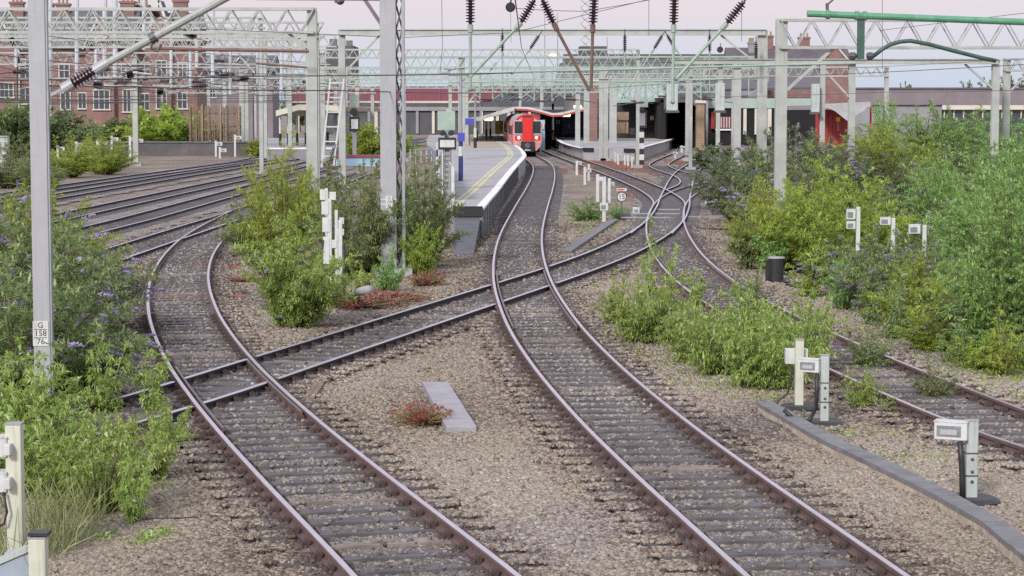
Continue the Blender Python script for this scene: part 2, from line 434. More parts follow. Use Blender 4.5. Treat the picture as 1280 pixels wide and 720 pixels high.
# ------------------------------------------------------------------ tracks
def spline(pts, step):
    """smooth resampling of (x, y) centre points"""
    P = [Vector((x, y, 0)) for x, y in pts]
    P = [P[0] * 2 - P[1]] + P + [P[-1] * 2 - P[-2]]
    out = []
    for i in range(1, len(P) - 2):
        a, b, c, d = P[i - 1:i + 3]
        n = max(2, int((c - b).length / step))
        for k in range(n):
            t = k / n
            out.append(.5 * ((2 * b) + (c - a) * t + (2 * a - 5 * b + 4 * c - d) * t * t + (3 * b - a - 3 * c + d) * t ** 3))
    out.append(P[-2])
    return out

RAIL = [(-.068, .070), (-.068, .084), (-.015, .096), (-.011, .145), (-.036, .160), (-.039, .198), (-.031, .208),
        (.031, .208), (.039, .198), (.036, .160), (.011, .145), (.015, .096), (.068, .084), (.068, .070)]

def rail_gap(x, y):
    for k in 'AB':
        if k not in TRACKS: continue
        L = TRACKS[k]
        if not (L[0].y < y < L[-1].y): continue
        lo, hi = 0, len(L) - 1
        while hi - lo > 1:
            md = (lo + hi) // 2
            if L[md].y <= y: lo = md
            else: hi = md
        f = (y - L[lo].y) / (L[hi].y - L[lo].y); cx = L[lo].x + f * (L[hi].x - L[lo].x); sl = (L[hi].x - L[lo].x) / (L[hi].y - L[lo].y)
        if abs(abs(x - cx) / math.sqrt(1 + sl * sl) - .7525) < .095: return True
    return False

def sweep(m, line, off, prof, dz=0.0, top=(6,), gaps=False):
    n = len(prof); vs = []; fs = []; mi = []; cut = []
    for i, p in enumerate(line):
        t = (line[min(i + 1, len(line) - 1)] - line[max(i - 1, 0)]).normalized()
        nx = Vector((t.y, -t.x, 0))
        cut.append(gaps and rail_gap(p.x + nx.x * off, p.y + nx.y * off))
        for (x, z) in prof:
            q = p + nx * (off + x)
            vs.append((q.x, q.y, ground_z(q.y) + z + (dz if z > .1 else 0)))
    b = len(m.v); m.v += vs
    for i in range(len(line) - 1):
        if cut[i] != cut[i + 1]: m.f.append(tuple(b + (i if cut[i + 1] else i + 1) * n + j for j in range(n))); m.m.append(0)
        if cut[i] or cut[i + 1]: continue
        for j in range(n - 1):
            m.f.append((b + i * n + j, b + i * n + j + 1, b + (i + 1) * n + j + 1, b + (i + 1) * n + j))
            m.m.append(1 if j in top else 0)
    m.f.append(tuple(b + j for j in range(n))); m.m.append(0)
    m.f.append(tuple(b + (len(line) - 1) * n + j for j in range(n))); m.m.append(0)

def sleeper_bm(m, c, rz, L=2.55, w=.25, top=.076):
    m.box((c[0], c[1], c[2] + top - .05), (L, w, .10), rz)

_sm = MB()
_sm.box((0, 0, .026), (2.55, .265, .10), 0)
SLEEPER_ME = _sm.build('sleeper', M['timber'], bevel=0); _sme = SLEEPER_ME.data; bpy.data.objects.remove(SLEEPER_ME)
_sm = MB(); _sm.box((0, 0, .026), (2.55, .265, .10), 0); _o = _sm.build('sleeper', M['timber_pale']); _sme2 = _o.data; bpy.data.objects.remove(_o)
_c = MB()
_c.box((0, 0, .082), (.34, .16, .016)); _c.box((-.075, 0, .115), (.05, .11, .075), ry=.25); _c.box((.075, 0, .115), (.05, .11, .075), ry=-.25)
for sx_ in (-1, 1):
    for sy_ in (-1, 1): _c.lathe((sx_ * .13, sy_ * .05, .084), (sx_ * .13, sy_ * .05, .14), [(0, .022), (.03, .022), (.034, .013), (.056, .012)], 7)
_o = _c.build('rail_chair', M['chair']); CHAIR_ME = _o.data; bpy.data.objects.remove(_o)

TRACKS = {}
def bed(line, w, dz):
    m = MB(); vs = []; fs = []
    for i, p in enumerate(line):
        t = (line[min(i + 1, len(line) - 1)] - line[max(i - 1, 0)]).normalized(); nx = Vector((t.y, -t.x, 0))
        for o_ in (-w, w):
            q = p + nx * (o_ + (random.random() - .5) * .7); vs.append((q.x, q.y, ground_z(q.y) + dz))
    for i in range(len(line) - 1): fs.append((2 * i, 2 * i + 1, 2 * i + 3, 2 * i + 2))
    m.add(vs, fs); tag(m.build('track_bed', M['bed']), kind='structure')

def track(name_label, pts, idx, y0=0, nind=0, pale=.15, chairs_to=0, spacing=.66, bedw=1.55):
    line = spline(pts, .6)
    TRACKS[idx] = line
    c0 = min(line, key=lambda p: p.y)
    t = thing('railway_track', name_label, 'railway track', (c0.x, c0.y, 0), group='railway tracks of the junction')
    dz = -.0025 * (ord(idx) - 65)
    for s in (-1, 1):
        m = MB(); sweep(m, spline(pts, .04) if idx == 'C' else line, s * .7525, RAIL, dz, (6,) if idx in 'ABE' else (5, 6, 7), idx == 'C'); m.build('rail', [M['rail_side' if idx in 'ABE' else 'rail_shaded'], M['rail_top']], t)
    bed(line, bedw, .004 + .004 * (ord(idx) - 65))
    # sleepers by arc length
    s = 0; nxt = 0; out = []
    for i in range(len(line) - 1):
        a, b = line[i], line[i + 1]; L = (b - a).length
        while nxt <= s + L:
            k = (nxt - s) / L; p = a.lerp(b, k); d = (b - a).normalized(); out.append((p, math.atan2(d.y, d.x) - math.pi / 2)); nxt += spacing
        s += L
    if line[0].y > line[-1].y: out.reverse()
    out = [q for q in out if q[0].y > y0]
    rest = MB()
    base = world_loc(t)
    for i, (p, rz) in enumerate(out):
        rz += (random.random() - .5) * .03
        z = ground_z(p.y) + .004 * (random.random() - .5)
        if i < nind:
            o = bpy.data.objects.new('sleeper', _sme2 if random.random() < pale else _sme); COL.objects.link(o)
            o.parent = t; o.location = (p.x - base.x, p.y - base.y, z - base.z); o.rotation_euler = (0, random.uniform(-.006, .006), rz)
            if p.y < chairs_to:
                for sx_ in (-.7525, .7525):
                    c = bpy.data.objects.new('rail_chair', CHAIR_ME); COL.objects.link(c); c.parent = o
                    c.location = (sx_, 0, 0)
        elif p.y < 170:
            sleeper_bm(rest, (p.x, p.y, z), rz)
    if rest.v:
        tag(rest.build('sleeper', M['timber'], t), kind='stuff')
    return t

A_PTS = [(1.0, 11.5), (.62, 14), (.23, 16), (-.18, 18), (-.67, 20), (-1.49, 23), (-2.32, 26), (-3.39, 30), (-4.4, 34), (-5.34, 38), (-6.4, 43), (-7.35, 48), (-8.35, 54), (-9.21, 60), (-10.04, 67), (-10.78, 75), (-11.28, 83), (-11.66, 92), (-11.85, 102), (-11.9, 120), (-11.6, 150)]
B_PTS = [(3.75, 11.5), (3.6, 14), (3.4, 16), (3.24, 18), (3.01, 20), (2.63, 23), (2.25, 26), (1.79, 30), (1.4, 34), (1.07, 38), (.74, 43), (.51, 48), (.32, 54), (.23, 60), (.21, 67), (.28, 75), (.43, 83), (.66, 92), (1.04, 105), (1.5, 120), (2.02, 140), (2.3, 157), (2.3, 170), (1.95, 185), (1.5, 200), (.95, 222), (-.2, 270), (-1.2, 330)]
C_PTS = [(-9.9, 21.5), (-8.4, 24.6), (-7.0, 28), (-5.95, 31), (-5.05, 34), (-4.05, 38), (-3.05, 42), (-1.81, 47), (-.55, 52), (.70, 57), (1.88, 62), (3.15, 68), (4.4, 75), (5.45, 82), (6.45, 90), (7.45, 100), (8.3, 110), (9.2, 120), (10.57, 135), (12.1, 150), (13.9, 165), (16.5, 185), (19.5, 205)]
D_PTS = [(5.1, 79), (6.2, 88), (7.06, 98), (7.57, 104), (7.8, 110), (7.84, 118), (7.65, 128), (7.25, 140), (6.65, 155), (5.77, 175), (4.9, 195), (4.16, 215), (3.6, 240), (2.7, 275), (1.6, 330)]
E_PTS = [(16.5, 12.5), (13.2, 16), (11.0, 20), (9.3, 23.5), (8.2, 26), (7.45, 28.5), (6.95, 31), (6.55, 34), (6.1, 38), (5.67, 43), (5.33, 48), (5.11, 54), (5.05, 60), (5.16, 67), (5.48, 75), (5.92, 83), (6.55, 92), (7.24, 100), (8.35, 110), (9.9, 120), (12.0, 130), (14.6, 140), (18, 152)]
H_PTS = [(9.3, 120), (10.6, 128), (11.3, 136), (11.5, 146), (11.2, 157), (11.4, 168), (12.6, 180), (14.5, 195), (17, 215), (20, 250)]
I_PTS = [(-12.75, 45), (-12.6, 55), (-12.5, 65), (-12.35, 75), (-12.17, 85), (-11.9, 95), (-11.58, 105), (-11.1, 120), (-10.4, 150)]
J_PTS = [(-16.9, 50), (-16.6, 60), (-16.28, 70), (-15.99, 80), (-15.61, 95), (-15.26, 110), (-14.9, 125), (-14.5, 145), (-14.0, 180), (-13.4, 230), (-12.5, 330)]
K_PTS = [(-20.6, 50), (-19.95, 70), (-19.3, 90), (-18.58, 110), (-17.82, 130), (-17.05, 150), (-16.5, 170), (-15.6, 220), (-14.5, 330)]
L_PTS = [(-25.6, 60), (-24.7, 90), (-23.9, 110), (-22.93, 130), (-21.7, 152), (-20.2, 175), (-18.5, 210), (-16.5, 330)]
N_PTS = [(-28.2, 70), (-27.4, 95), (-26.8, 113), (-25.9, 130), (-24.3, 152), (-22.4, 175), (-21.0, 190), (-19.5, 230), (-18, 330)]
O_PTS = [(-24.6, 150), (-23.6, 166), (-22.4, 182), (-22.3, 200), (-23.2, 225), (-26, 260)]
track('left foreground track curving away behind the round green shrub', A_PTS, 'A', 12, 100, .15, 48)
track('central track curving up to the red fronted train', B_PTS, 'B', 12, 100, .12, 48)
track('straight diagonal track crossing the two foreground curves', C_PTS, 'C', 22, 60, .1, 46)
track('far track running from beside the train into the diagonal crossing', D_PTS, 'D', 60, 0)
track('right hand track half hidden by bright green weeds', E_PTS, 'E', 12, 60, .1, 42)
track('far track curling out of the dark shed mouth', H_PTS, 'H', 60, 0)
track('left track joining the foreground curve beside purple flowers', I_PTS, 'I', 40, 0)
track('second track beyond the foreground curve in the left yard', J_PTS, 'J', 40, 0, bedw=2.1)
track('third track beyond the foreground curve in the left yard', K_PTS, 'K', 40, 0, bedw=2.1)
track('fourth track beyond the foreground curve in the left yard', L_PTS, 'L', 40, 0, bedw=2.1)
track('farthest through track of the left yard below the yellow weeds', N_PTS, 'N', 40, 0, bedw=2.1)
track('short siding bending away towards the timber fence at left', O_PTS, 'O', 40, 0, bedw=1.6)

# check rails beside the crossings, single steel bars lying loose or bolted in the gauge
def check_rail(tr, ya, yb, off, label):
    line = [p for p in TRACKS[tr] if ya <= p.y <= yb]
    m = MB(); sweep(m, line, off, [(x * .55, z) for x, z in RAIL], .004)
    o = m.build('check_rail', [M['rail_side'], M['check_top']]); tag(o, label, 'check rail', 'short check rails beside the crossings')
check_rail('A', 29.5, 37.5, -.655, 'short check rail inside the left rail at the left crossing')
check_rail('A', 31, 38, .655, 'short check rail inside the right rail at the left crossing')
check_rail('B', 44, 60, -.655, 'short check rail inside the left rail below the platform ramp')
check_rail('B', 44, 60, .655, 'short check rail inside the right rail at the central crossing')
check_rail('E', 58, 71, -.655, 'short check rail inside the left rail above the bright weeds')
check_rail('E', 54, 64, .655, 'short check rail inside the right rail of the right hand curve')

# ------------------------------------------------------------------ loose ballast stones (nobody could count them)
def near_track(X, Y):
    """distance to the nearest rail, sideways distance to the nearest centre line, and position along it"""
    dr = np.full(X.shape, 9.0); dc = np.full(X.shape, 9.0); al = np.full(X.shape, 9.0)
    for k in 'ABCEDI':
        L = TRACKS[k]
        ly = np.array([p.y for p in L]); lx = np.array([p.x for p in L]); o = np.argsort(ly); ly, lx = ly[o], lx[o]
        cx = np.interp(Y, ly, lx); sl = (np.interp(Y + .2, ly, lx) - cx) / .2; cs = 1 / np.sqrt(1 + sl * sl)
        d = np.abs(X - cx) * cs
        d = np.where((Y < ly[0] - .5) | (Y > ly[-1]), 9.0, d)
        better = d < dc
        S = np.concatenate([[0], np.cumsum(np.hypot(np.diff(lx), np.diff(ly)))])
        s = np.interp(Y, ly, S) + (X - cx) * sl * cs
        ph = np.abs((s + .33) % .66 - .33)
        al = np.where(better, ph, al)
        dc = np.minimum(dc, d); dr = np.minimum(dr, np.abs(d - .7525))
    return dr, dc, al

def stones():
    # perspective-even scatter: closer = denser
    N = 600000
    Y = 17.5 * (112 / 17.5) ** (rng.random(N) ** 1.25)
    X = (rng.random(N) * 2 - 1) * (Y * .243)
    ok = Y > 0
    dr, dc, al = near_track(X, Y)
    patch = np.sin(X * 1.7 + np.sin(Y * .9) * 2) + np.sin(Y * 1.3 + X * .6) + rng.normal(0, .6, N)
    inside = dc < 1.35
    on_sleeper = inside & (al < .135)
    keep = np.where(on_sleeper, rng.random(N) < np.clip(.03 + .13 * patch + np.clip(Y - 28, 0, 99) * .015 + np.where(dc > .80, .74, 0), .04, .92), True)
    keep &= ~((dr < .075)) & (rng.random(N) < np.clip(1.0 - (Y - 50) / 62, 0, 1))
    X, Y, dr, dc, on_sleeper = X[keep], Y[keep], dr[keep], dc[keep], on_sleeper[keep]
    N = len(X)
    size = (.013 + .015 * rng.random(N) ** 1.6) * (1 + np.clip((Y - 22) / 60, 0, .5))
    base = np.array([(x, y, z) for x in (-1, 1) for y in (-1, 1) for z in (-1, 1)], float)
    V = base[None] * (1 + rng.uniform(-.42, .3, (N, 8, 3)))
    V *= size[:, None, None] * np.stack([rng.uniform(.7, 1.35, N), rng.uniform(.6, 1.1, N), rng.uniform(.45, .85, N)], 1)[:, None, :]
    a = rng.uniform(0, 2 * np.pi, N); b = rng.uniform(-.7, .7, N)
    ca, sa, cb, sb = np.cos(a), np.sin(a), np.cos(b), np.sin(b)
    x = V[..., 0] * ca[:, None] - V[..., 1] * sa[:, None]; y = V[..., 0] * sa[:, None] + V[..., 1] * ca[:, None]; z = V[..., 2]
    y2 = y * cb[:, None] - z * sb[:, None]; z2 = y * sb[:, None] + z * cb[:, None]
    low = rng.random(N) * .014 + np.where(dc < 1.35, .014, 0) + np.where(on_sleeper, .050, 0)
    P = np.stack([x + X[:, None], y2 + Y[:, None], z2 + low[:, None] + .006], -1)
    quad = np.array([(0, 1, 3, 2), (4, 6, 7, 5), (0, 4, 5, 1), (2, 3, 7, 6), (0, 2, 6, 4), (1, 5, 7, 3)])
    pn = .5 + .25 * np.sin(X * 1.1 + 1.7 * np.sin(Y * .31) + .5) + .25 * np.sin(Y * .55 + 1.2 * np.sin(X * .9))
    pn2 = np.sin(X * .8 + 1.3 * np.sin(Y * .35)) + .6 * np.sin(Y * .9 - X * .5)
    grime = (dc < 1.05) & (rng.random(N) < .8) | (pn2 + rng.normal(0, .5, N) > 1.25)
    rust = ((dr < .26) & (rng.random(N) < np.where(dc < .75, .45, .75))) | ((dc > 1.0) & (dc < 1.7) & (rng.random(N) < .2)) | (rng.random(N) < .04)
    P[..., 2] += (.018 * (np.sin(X * 2.3 + Y * 1.1) + np.sin(Y * 2.9 - X * 1.7)) * np.clip(dc - 1.3, 0, 1))[:, None]
    tone = np.clip(.62 * rng.random(N) + .42 * pn - .05, 0, 1)
    for nm, sel, mt in (('ballast_stones', ~grime & ~rust, M['stone']), ('grimy_ballast_stones', grime & ~rust, M['stone_dark']), ('rusty_ballast_stones', rust, M['stone_rust'])):
        p = P[sel]; n = len(p)
        mesh_np(nm, p.reshape(-1, 3), (quad[None] + (np.arange(n) * 8)[:, None, None]).reshape(-1, 4), mt, np.repeat(tone[sel], 8), kind='stuff')

def mesh_np(name, verts, faces, material, rnd=None, parent=None, kind=None, obj=True):
    me = bpy.data.meshes.new(name)
    nv, nf, k = len(verts), len(faces), faces.shape[1]
    me.vertices.add(nv); me.vertices.foreach_set('co', np.ascontiguousarray(verts, np.float32).ravel())
    me.loops.add(nf * k); me.loops.foreach_set('vertex_index', np.ascontiguousarray(faces, np.int32).ravel())
    me.polygons.add(nf); me.polygons.foreach_set('loop_start', np.arange(0, nf * k, k, dtype=np.int32))
    me.update(calc_edges=True)
    if rnd is not None:
        a = me.attributes.new('rnd', 'FLOAT', 'POINT'); a.data.foreach_set('value', np.ascontiguousarray(rnd, np.float32))
    me.materials.append(material)
    if not obj: return me
    o = bpy.data.objects.new(name, me); COL.objects.link(o)
    if parent is not None: o.parent = parent
    if kind: o['kind'] = kind
    return o
stones()

# ------------------------------------------------------------------ plants
def nrmz(a): return a / np.maximum(np.linalg.norm(a, axis=-1, keepdims=True), 1e-9)

def leaf_geo(P, D, L, Wd, droop, r):
    """lanceolate leaves: base P, direction D, 2 quads each, tip bent down"""
    n = len(P)
    up = np.array([0, 0, 1.0]); side = nrmz(np.cross(D, up) + r.normal(0, .35, (n, 3)))
    L = L[:, None]; Wd = Wd[:, None]
    mid = P + D * L * .45; tip = mid + nrmz(D + np.array([0, 0, -1.0]) * droop[:, None]) * L * .55
    V = np.stack([P - side * Wd * .12, P + side * Wd * .12, mid - side * Wd * .5, mid + side * Wd * .5, tip - side * Wd * .05, tip + side * Wd * .05], 1)
    F = np.array([(0, 1, 3, 2), (2, 3, 5, 4)])
    return V.reshape(-1, 3), (F[None] + (np.arange(n) * 6)[:, None, None]).reshape(-1, 4), 6

def shrub_meshes(seed, H, R, nst, nsh, npr, leafL, leafW, droop=.8, shootL=.45, bare=.15, flower=0.0, arch=.5, flowerL=.22, upright=.0):
    r = np.random.default_rng(seed)
    st = MB(); Ps, Ds, Ls, tips = [], [], [], []
    for i in range(nst):
        az = r.uniform(0, 2 * np.pi); q = math.sqrt(r.uniform(.02, 1)); q = q * (1 - upright)
        low = i % 3 == 2
        h = H * (1 - .45 * q * q) * (r.uniform(.3, .62) if low else r.uniform(.76, 1.0))
        if low: q = .35 + .6 * q
        b = np.array([math.cos(az), math.sin(az), 0]) * R * .3 * q
        d = np.array([math.cos(az), math.sin(az), 0])
        def pos(t): return b + d * R * q * (t ** 1.5) * .95 + np.array([0, 0, h * (t - arch * .35 * q * t ** 3)])
        pts = [pos(t) for t in np.linspace(0, 1, 6)]
        st.path(pts, .006 + .006 * H, 4, 0, .003)
        for j in range(nsh):
            t = bare + (1 - bare) * (j + r.uniform(0, 1)) / nsh
            p = pos(t); t2 = (pos(min(t + .03, 1.03)) - p); t2 = t2 / (np.linalg.norm(t2) + 1e-9)
            a2 = r.uniform(0, 2 * np.pi)
            sd_ = t2 * r.uniform(.2, .9) + np.array([math.cos(a2), math.sin(a2), r.uniform(-.15, .5)])
            if j == nsh - 1: sd_ = t2 + r.normal(0, .12, 3); p = pos(.97)
            sd_ /= np.linalg.norm(sd_)
            sl_ = shootL * r.uniform(.55, 1.1) * (1.15 - .45 * t)
            k = np.linspace(.08, 1, npr)
            bend = np.array([0, 0, -.25])
            pts2 = p + sd_ * sl_ * k[:, None] + bend * sl_ * (k[:, None] ** 2)
            s1 = nrmz(np.cross(sd_, np.array([0, 0, 1.0]) + r.normal(0, .2, 3))); s2 = np.cross(sd_, s1)
            for m_ in range(npr):
                ax = s1 if m_ % 2 == 0 else s2
                for sg in (-1, 1):
                    Ps.append(pts2[m_]); Ds.append(sd_ * (.35 + .5 * k[m_]) + ax * sg + np.array([0, 0, .55])); Ls.append(leafL * r.uniform(.6, 1.15) * (1.05 - .4 * k[m_]))
            st.path([p, pts2[-1]], .004, 3, 0, .002)
            if r.random() < flower * (.3 + .9 * t): tips.append((pts2[-1], sd_))
    P = np.array(Ps); D = nrmz(np.array(Ds) + r.normal(0, .22, (len(Ps), 3))); L = np.array(Ls)
    V, F, k = leaf_geo(P, D, L, L * (leafW / leafL) * r.uniform(.8, 1.2, len(L)), droop * r.uniform(.4, 1.4, len(L)), r)
    fol = mesh_np('foliage', V, F, None, np.repeat(np.clip(r.normal(.45, .24, len(L)), 0, 1), k), obj=False) if False else (V, F, np.repeat(np.clip(r.normal(.45, .24, len(L)), 0, 1), k))
    fl = None
    if tips:
        FV, FF, FR, n0 = [], [], [], 0
        for p, d in tips:
            d = d + np.array([0, 0, -.15]); d = d / np.linalg.norm(d)
            fl_ = flowerL * r.uniform(.6, 1.2); m_ = 34
            t = r.uniform(0, 1, m_); rad = .032 * (1 - t) ** .7 + .006
            a2 = r.uniform(0, 2 * np.pi, m_); x = nrmz(np.cross(d, np.array([.3, .2, 1.0]))); y = np.cross(d, x)
            o = x * np.cos(a2)[:, None] + y * np.sin(a2)[:, None]
            c = p + d * (t * fl_)[:, None] - np.array([0, 0, .06]) * (t[:, None] ** 2) + o * rad[:, None]
            tang = np.cross(o, d); s = .014
            q = np.stack([c - tang * s - d * s, c + tang * s - d * s, c + tang * s + d * s + o * .008, c - tang * s + d * s + o * .008], 1)
            FV.append(q.reshape(-1, 3)); FF.append(np.arange(m_ * 4).reshape(-1, 4) + n0); n0 += m_ * 4
            FR.append(np.repeat(r.random(m_) * .6 + r.random() * .4, 4))
        fl = (np.concatenate(FV), np.concatenate(FF), np.concatenate(FR))
    return st, fol, fl

PROTO = {}
def proto(kind, leaf, seeds, **kw):
    for sd_ in seeds:
        st, fol, fl = shrub_meshes(sd_, **kw)
        so_ = st.build('stem', M['bark'] if kw['H'] > 1.3 else M['stemgreen']); sme = so_.data; bpy.data.objects.remove(so_)
        fo = mesh_np('foliage', fol[0], fol[1], LEAF[leaf], fol[2], obj=False)
        fm = mesh_np('flower', fl[0], fl[1], LEAF['flower'], fl[2], obj=False) if fl else None
        PROTO.setdefault(kind, []).append((sme, fo, fm, kw['H'], kw['R']))

proto('young', 'young', (1, 2, 3), H=1.5, R=.78, nst=26, nsh=8, npr=8, leafL=.165, leafW=.046, droop=1.25, shootL=.3, bare=.04, arch=.3)
proto('sapling', 'young', (4, 5), H=1.2, R=.35, nst=8, nsh=7, npr=7, leafL=.16, leafW=.044, droop=1.25, shootL=.26, bare=.05, arch=.2)
proto('buddleia', 'buddleia', (6, 7, 8), H=2.4, R=1.3, nst=40, nsh=15, npr=10, leafL=.16, leafW=.046, droop=.8, shootL=.44, bare=.04, flower=.20, arch=.6)
proto('buddleia_plain', 'buddleia', (9, 10), H=2.4, R=1.2, nst=40, nsh=15, npr=10, leafL=.16, leafW=.044, droop=.8, shootL=.44, bare=.03, flower=.015, arch=.6)
proto('round', 'buddleia', (11, 12), H=2.3, R=1.1, nst=44, nsh=15, npr=11, leafL=.14, leafW=.042, droop=.75, shootL=.40, bare=.02, flower=.02, arch=.7)
proto('big', 'willow', (13, 14, 15), H=3.4, R=1.75, nst=54, nsh=18, npr=12, leafL=.17, leafW=.046, droop=.65, shootL=.6, bare=.03, arch=.6)
proto('dark', 'dark', (16, 17), H=3.0, R=1.5, nst=46, nsh=16, npr=11, leafL=.18, leafW=.052, droop=.8, shootL=.56, bare=.03, flower=.14, arch=.6)
proto('birch', 'birch', (18, 19), H=4.2, R=1.8, nst=56, nsh=20, npr=14, leafL=.10, leafW=.07, droop=.6, shootL=.75, bare=.03, arch=.5)
proto('willow', 'birch', (20, 21), H=3.2, R=1.5, nst=52, nsh=17, npr=14, leafL=.14, leafW=.036, droop=.5, shootL=.6, bare=.03, arch=.4)
proto('weed', 'young', (22, 23), H=.5, R=.28, nst=9, nsh=5, npr=6, leafL=.075, leafW=.022, droop=1.0, shootL=.16, bare=.02, arch=.3)
proto('stonecrop', 'red', (24,), H=.22, R=.32, nst=110, nsh=4, npr=4, leafL=.032, leafW=.016, droop=.3, shootL=.06, bare=.2, arch=.2)
proto('far', 'far', (25, 26), H=3.0, R=1.6, nst=40, nsh=13, npr=9, leafL=.26, leafW=.12, droop=.6, shootL=.7, bare=.02, arch=.5)

PLANT_N = 0
def plant(kind, px, py, h, label, group, wide=1.0, name='shrub', cat='shrub', flowers=True, loc=None, leaf=None):
    """a plant of height h metres whose foot the photograph shows at px, py"""
    global PLANT_N
    PLANT_N += 1
    P = PROTO[kind][PLANT_N % len(PROTO[kind])]
    p = at(px, py) if loc is None else Vector(loc)
    s = h / (P[3] * .92)
    t = thing(name, label, cat, p, random.uniform(0, 6.28), group)
    sw = s * wide
    for nm, me in (('stem', P[0]), ('foliage', P[1]), ('flower', P[2])):
        if me is None or (nm == 'flower' and not flowers): continue
        o = bpy.data.objects.new(nm, me); COL.objects.link(o); o.parent = t
        o.scale = (sw, sw, s)
        if nm == 'foliage' and leaf:
            o.material_slots[0].link = 'OBJECT'; o.material_slots[0].material = LEAF[leaf]
    return t

# -- left foreground
G1 = 'leafy saplings in the left foreground'
for q in [
    ('young', 122, 642, 1.15, 'bright green sapling clump nearest the left rail foot', 1.0),
    ('young', 185, 602, .95, 'bright green sapling clump leaning toward the left crossing', .9),
    ('young', 72, 628, 1.2, 'bright green sapling clump right of the tall cream equipment post', .95),
    ('young', 150, 568, .62, 'bright green sapling clump behind the one nearest the rail', .95),
    ('young', 214, 560, .7, 'small bright green sapling beside the left crossing rails', .8),
    ('young', 96, 580, .85, 'bright green sapling clump right of the grey pole foot', .95),
    ('young', 20, 560, 1.5, 'bright green sapling clump left of the grey pole foot', .95),
    ('young', -5, 620, 1.4, 'bright green sapling clump at the left picture edge behind the cream post', .95),
    ('sapling', 170, 655, .95, 'single pale upright sapling standing forward of the green clumps', .7),
    ('sapling', 190, 520, 1.1, 'tall thin sapling whose tip crosses the left rail', .9),
    ('sapling', 130, 520, 1.35, 'tall thin sapling just right of the grey pole', .9),
    ('young', 50, 555, 1.2, 'bright green sapling clump directly in front of the grey pole', .8),
]:
    plant(q[0], q[1], q[2], q[3], q[4], G1, q[5], name='leafy_sapling', cat='sapling')
G2 = 'purple flowering buddleias behind the grey pole'
for q in [
    ('buddleia', 80, 503, 1.9, 'dark green buddleia with purple spikes right of the number plate pole', 1.0),
    ('buddleia', 60, 452, 2.6, 'purple flowering buddleia behind the number plate pole', .95),
    ('buddleia', 20, 505, 2.6, 'purple flowering buddleia left of the number plate pole', 1.1),
    ('buddleia', 8, 440, 3.0, 'tall purple flowering buddleia at the left picture edge', 1.1),
    ('buddleia', 112, 415, 1.6, 'purple flowering buddleia nearest the ballast of the foreground curve', .7),
    ('buddleia', 60, 420, 2.7, 'purple flowering buddleia in the middle of the left clump', 1.1),
    ('buddleia_plain', 102, 380, 2.0, 'yellow green buddleia beside the left yard rails', .9),
    ('buddleia_plain', 45, 360, 2.7, 'pale green buddleia at the back of the left clump', 1.2),
    ('buddleia_plain', 10, 335, 2.5, 'pale green buddleia under the left yard rails at picture edge', 1.2),
    ('buddleia_plain', 92, 330, 1.4, 'low arching buddleia in front of the left yard rails', 1.0),
]:
    plant(q[0], q[1], q[2], q[3], q[4], G2, q[5], name='buddleia', leaf='willow' if q[1] in (115, 45) else None)

# -- left middle, between the tracks
G3 = 'shrubs between the left curve and the platform ramp'
for q in [
    ('round', 367, 411, 2.75, 'round green bush between the left curve and the diagonal track', .80, 'young'),
    ('big', 352, 332, 3.9, 'yellow green bush behind the round bush by the lattice mast', .60, 'willow'),
    ('buddleia_plain', 318, 320, 2.5, 'grey green bush touching the left curve beyond the round bush', .75, None),
    ('buddleia', 398, 300, 3.2, 'purple tinged bush under the leaning white ladder', .8, None),
    ('dark', 452, 345, 3.6, 'dark bush left of the big central mast', .68, 'buddleia'),
    ('dark', 527, 335, 3.4, 'dark bush right of the big central mast before the platform ramp', .6, 'buddleia'),
    ('buddleia_plain', 527, 347, 1.7, 'yellowish lower bush at the right foot of the central mast', .68, 'willow'),
    ('young', 487, 366, 1.2, 'bright green weed growing up the foot of the central mast', .62, 'birch'),
    ('young', 455, 372, .9, 'yellow green weed beside the curved grey pipe', .6, 'willow'),
    ('buddleia_plain', 430, 350, 2.2, 'dull green bush behind the white equipment posts', .8, None),
]:
    plant(q[0], q[1], q[2], q[3], q[4], G3, q[5], name='bush', cat='bush', leaf=q[6], flowers=q[1] not in (452, 527))

# -- middle right weeds
G4 = 'bright weeds between the central and right hand tracks'
for q in [
    ('young', 772, 405, .85, 'pale leafy weed at the left end of the bright weed strip', .8),
    ('young', 803, 430, 1.0, 'bushy green weed with blue green foot left of the tall one', .9),
    ('sapling', 822, 420, 1.75, 'tallest pale weed of the strip, standing like a spire', .62),
    ('young', 842, 428, 1.0, 'bushy green weed just right of the spire shaped weed', .85),
    ('young', 868, 455, .95, 'light green weed in the middle of the strip at the ballast edge', .9),
    ('young', 905, 470, 1.15, 'tall green weed in the middle of the bright strip', .9),
    ('young', 938, 485, 1.1, 'green weed with rusty stems left of the cream relay post', .85),
    ('young', 965, 488, 1.0, 'bright green weed touching the cream relay post', .85),
    ('young', 1000, 470, 1.15, 'bright green weed behind the cream relay post', .8),
    ('young', 935, 445, 1.05, 'bright weed at the back of the strip near the right track', .9),
    ('young', 985, 455, 1.0, 'pale weed at the back of the strip beside the right track', .8),
    ('sapling', 870, 388, .8, 'thin pale weed standing in the right hand track', .8),
    ('young', 1075, 511, .55, 'small round weed right of the grey relay post', .75),
    ('weed', 1103, 517, .3, 'tiny yellow seedling right of the small round weed', .8),
    ('young', 1085, 462, .55, 'dark low weed between the rails of the right hand track', 1.0),
    ('young', 1165, 500, .42, 'low spreading weed between the rails nearest the right edge', 1.2),
    ('buddleia', 940, 395, .85, 'small buddleia with purple spikes between the right hand rails', .6),
]:
    plant(q[0], q[1], q[2], q[3] * 1.3, q[4], G4, q[5], name='weed', cat='weed', leaf='buddleia' if q[1] in (1085, 1165) else None)
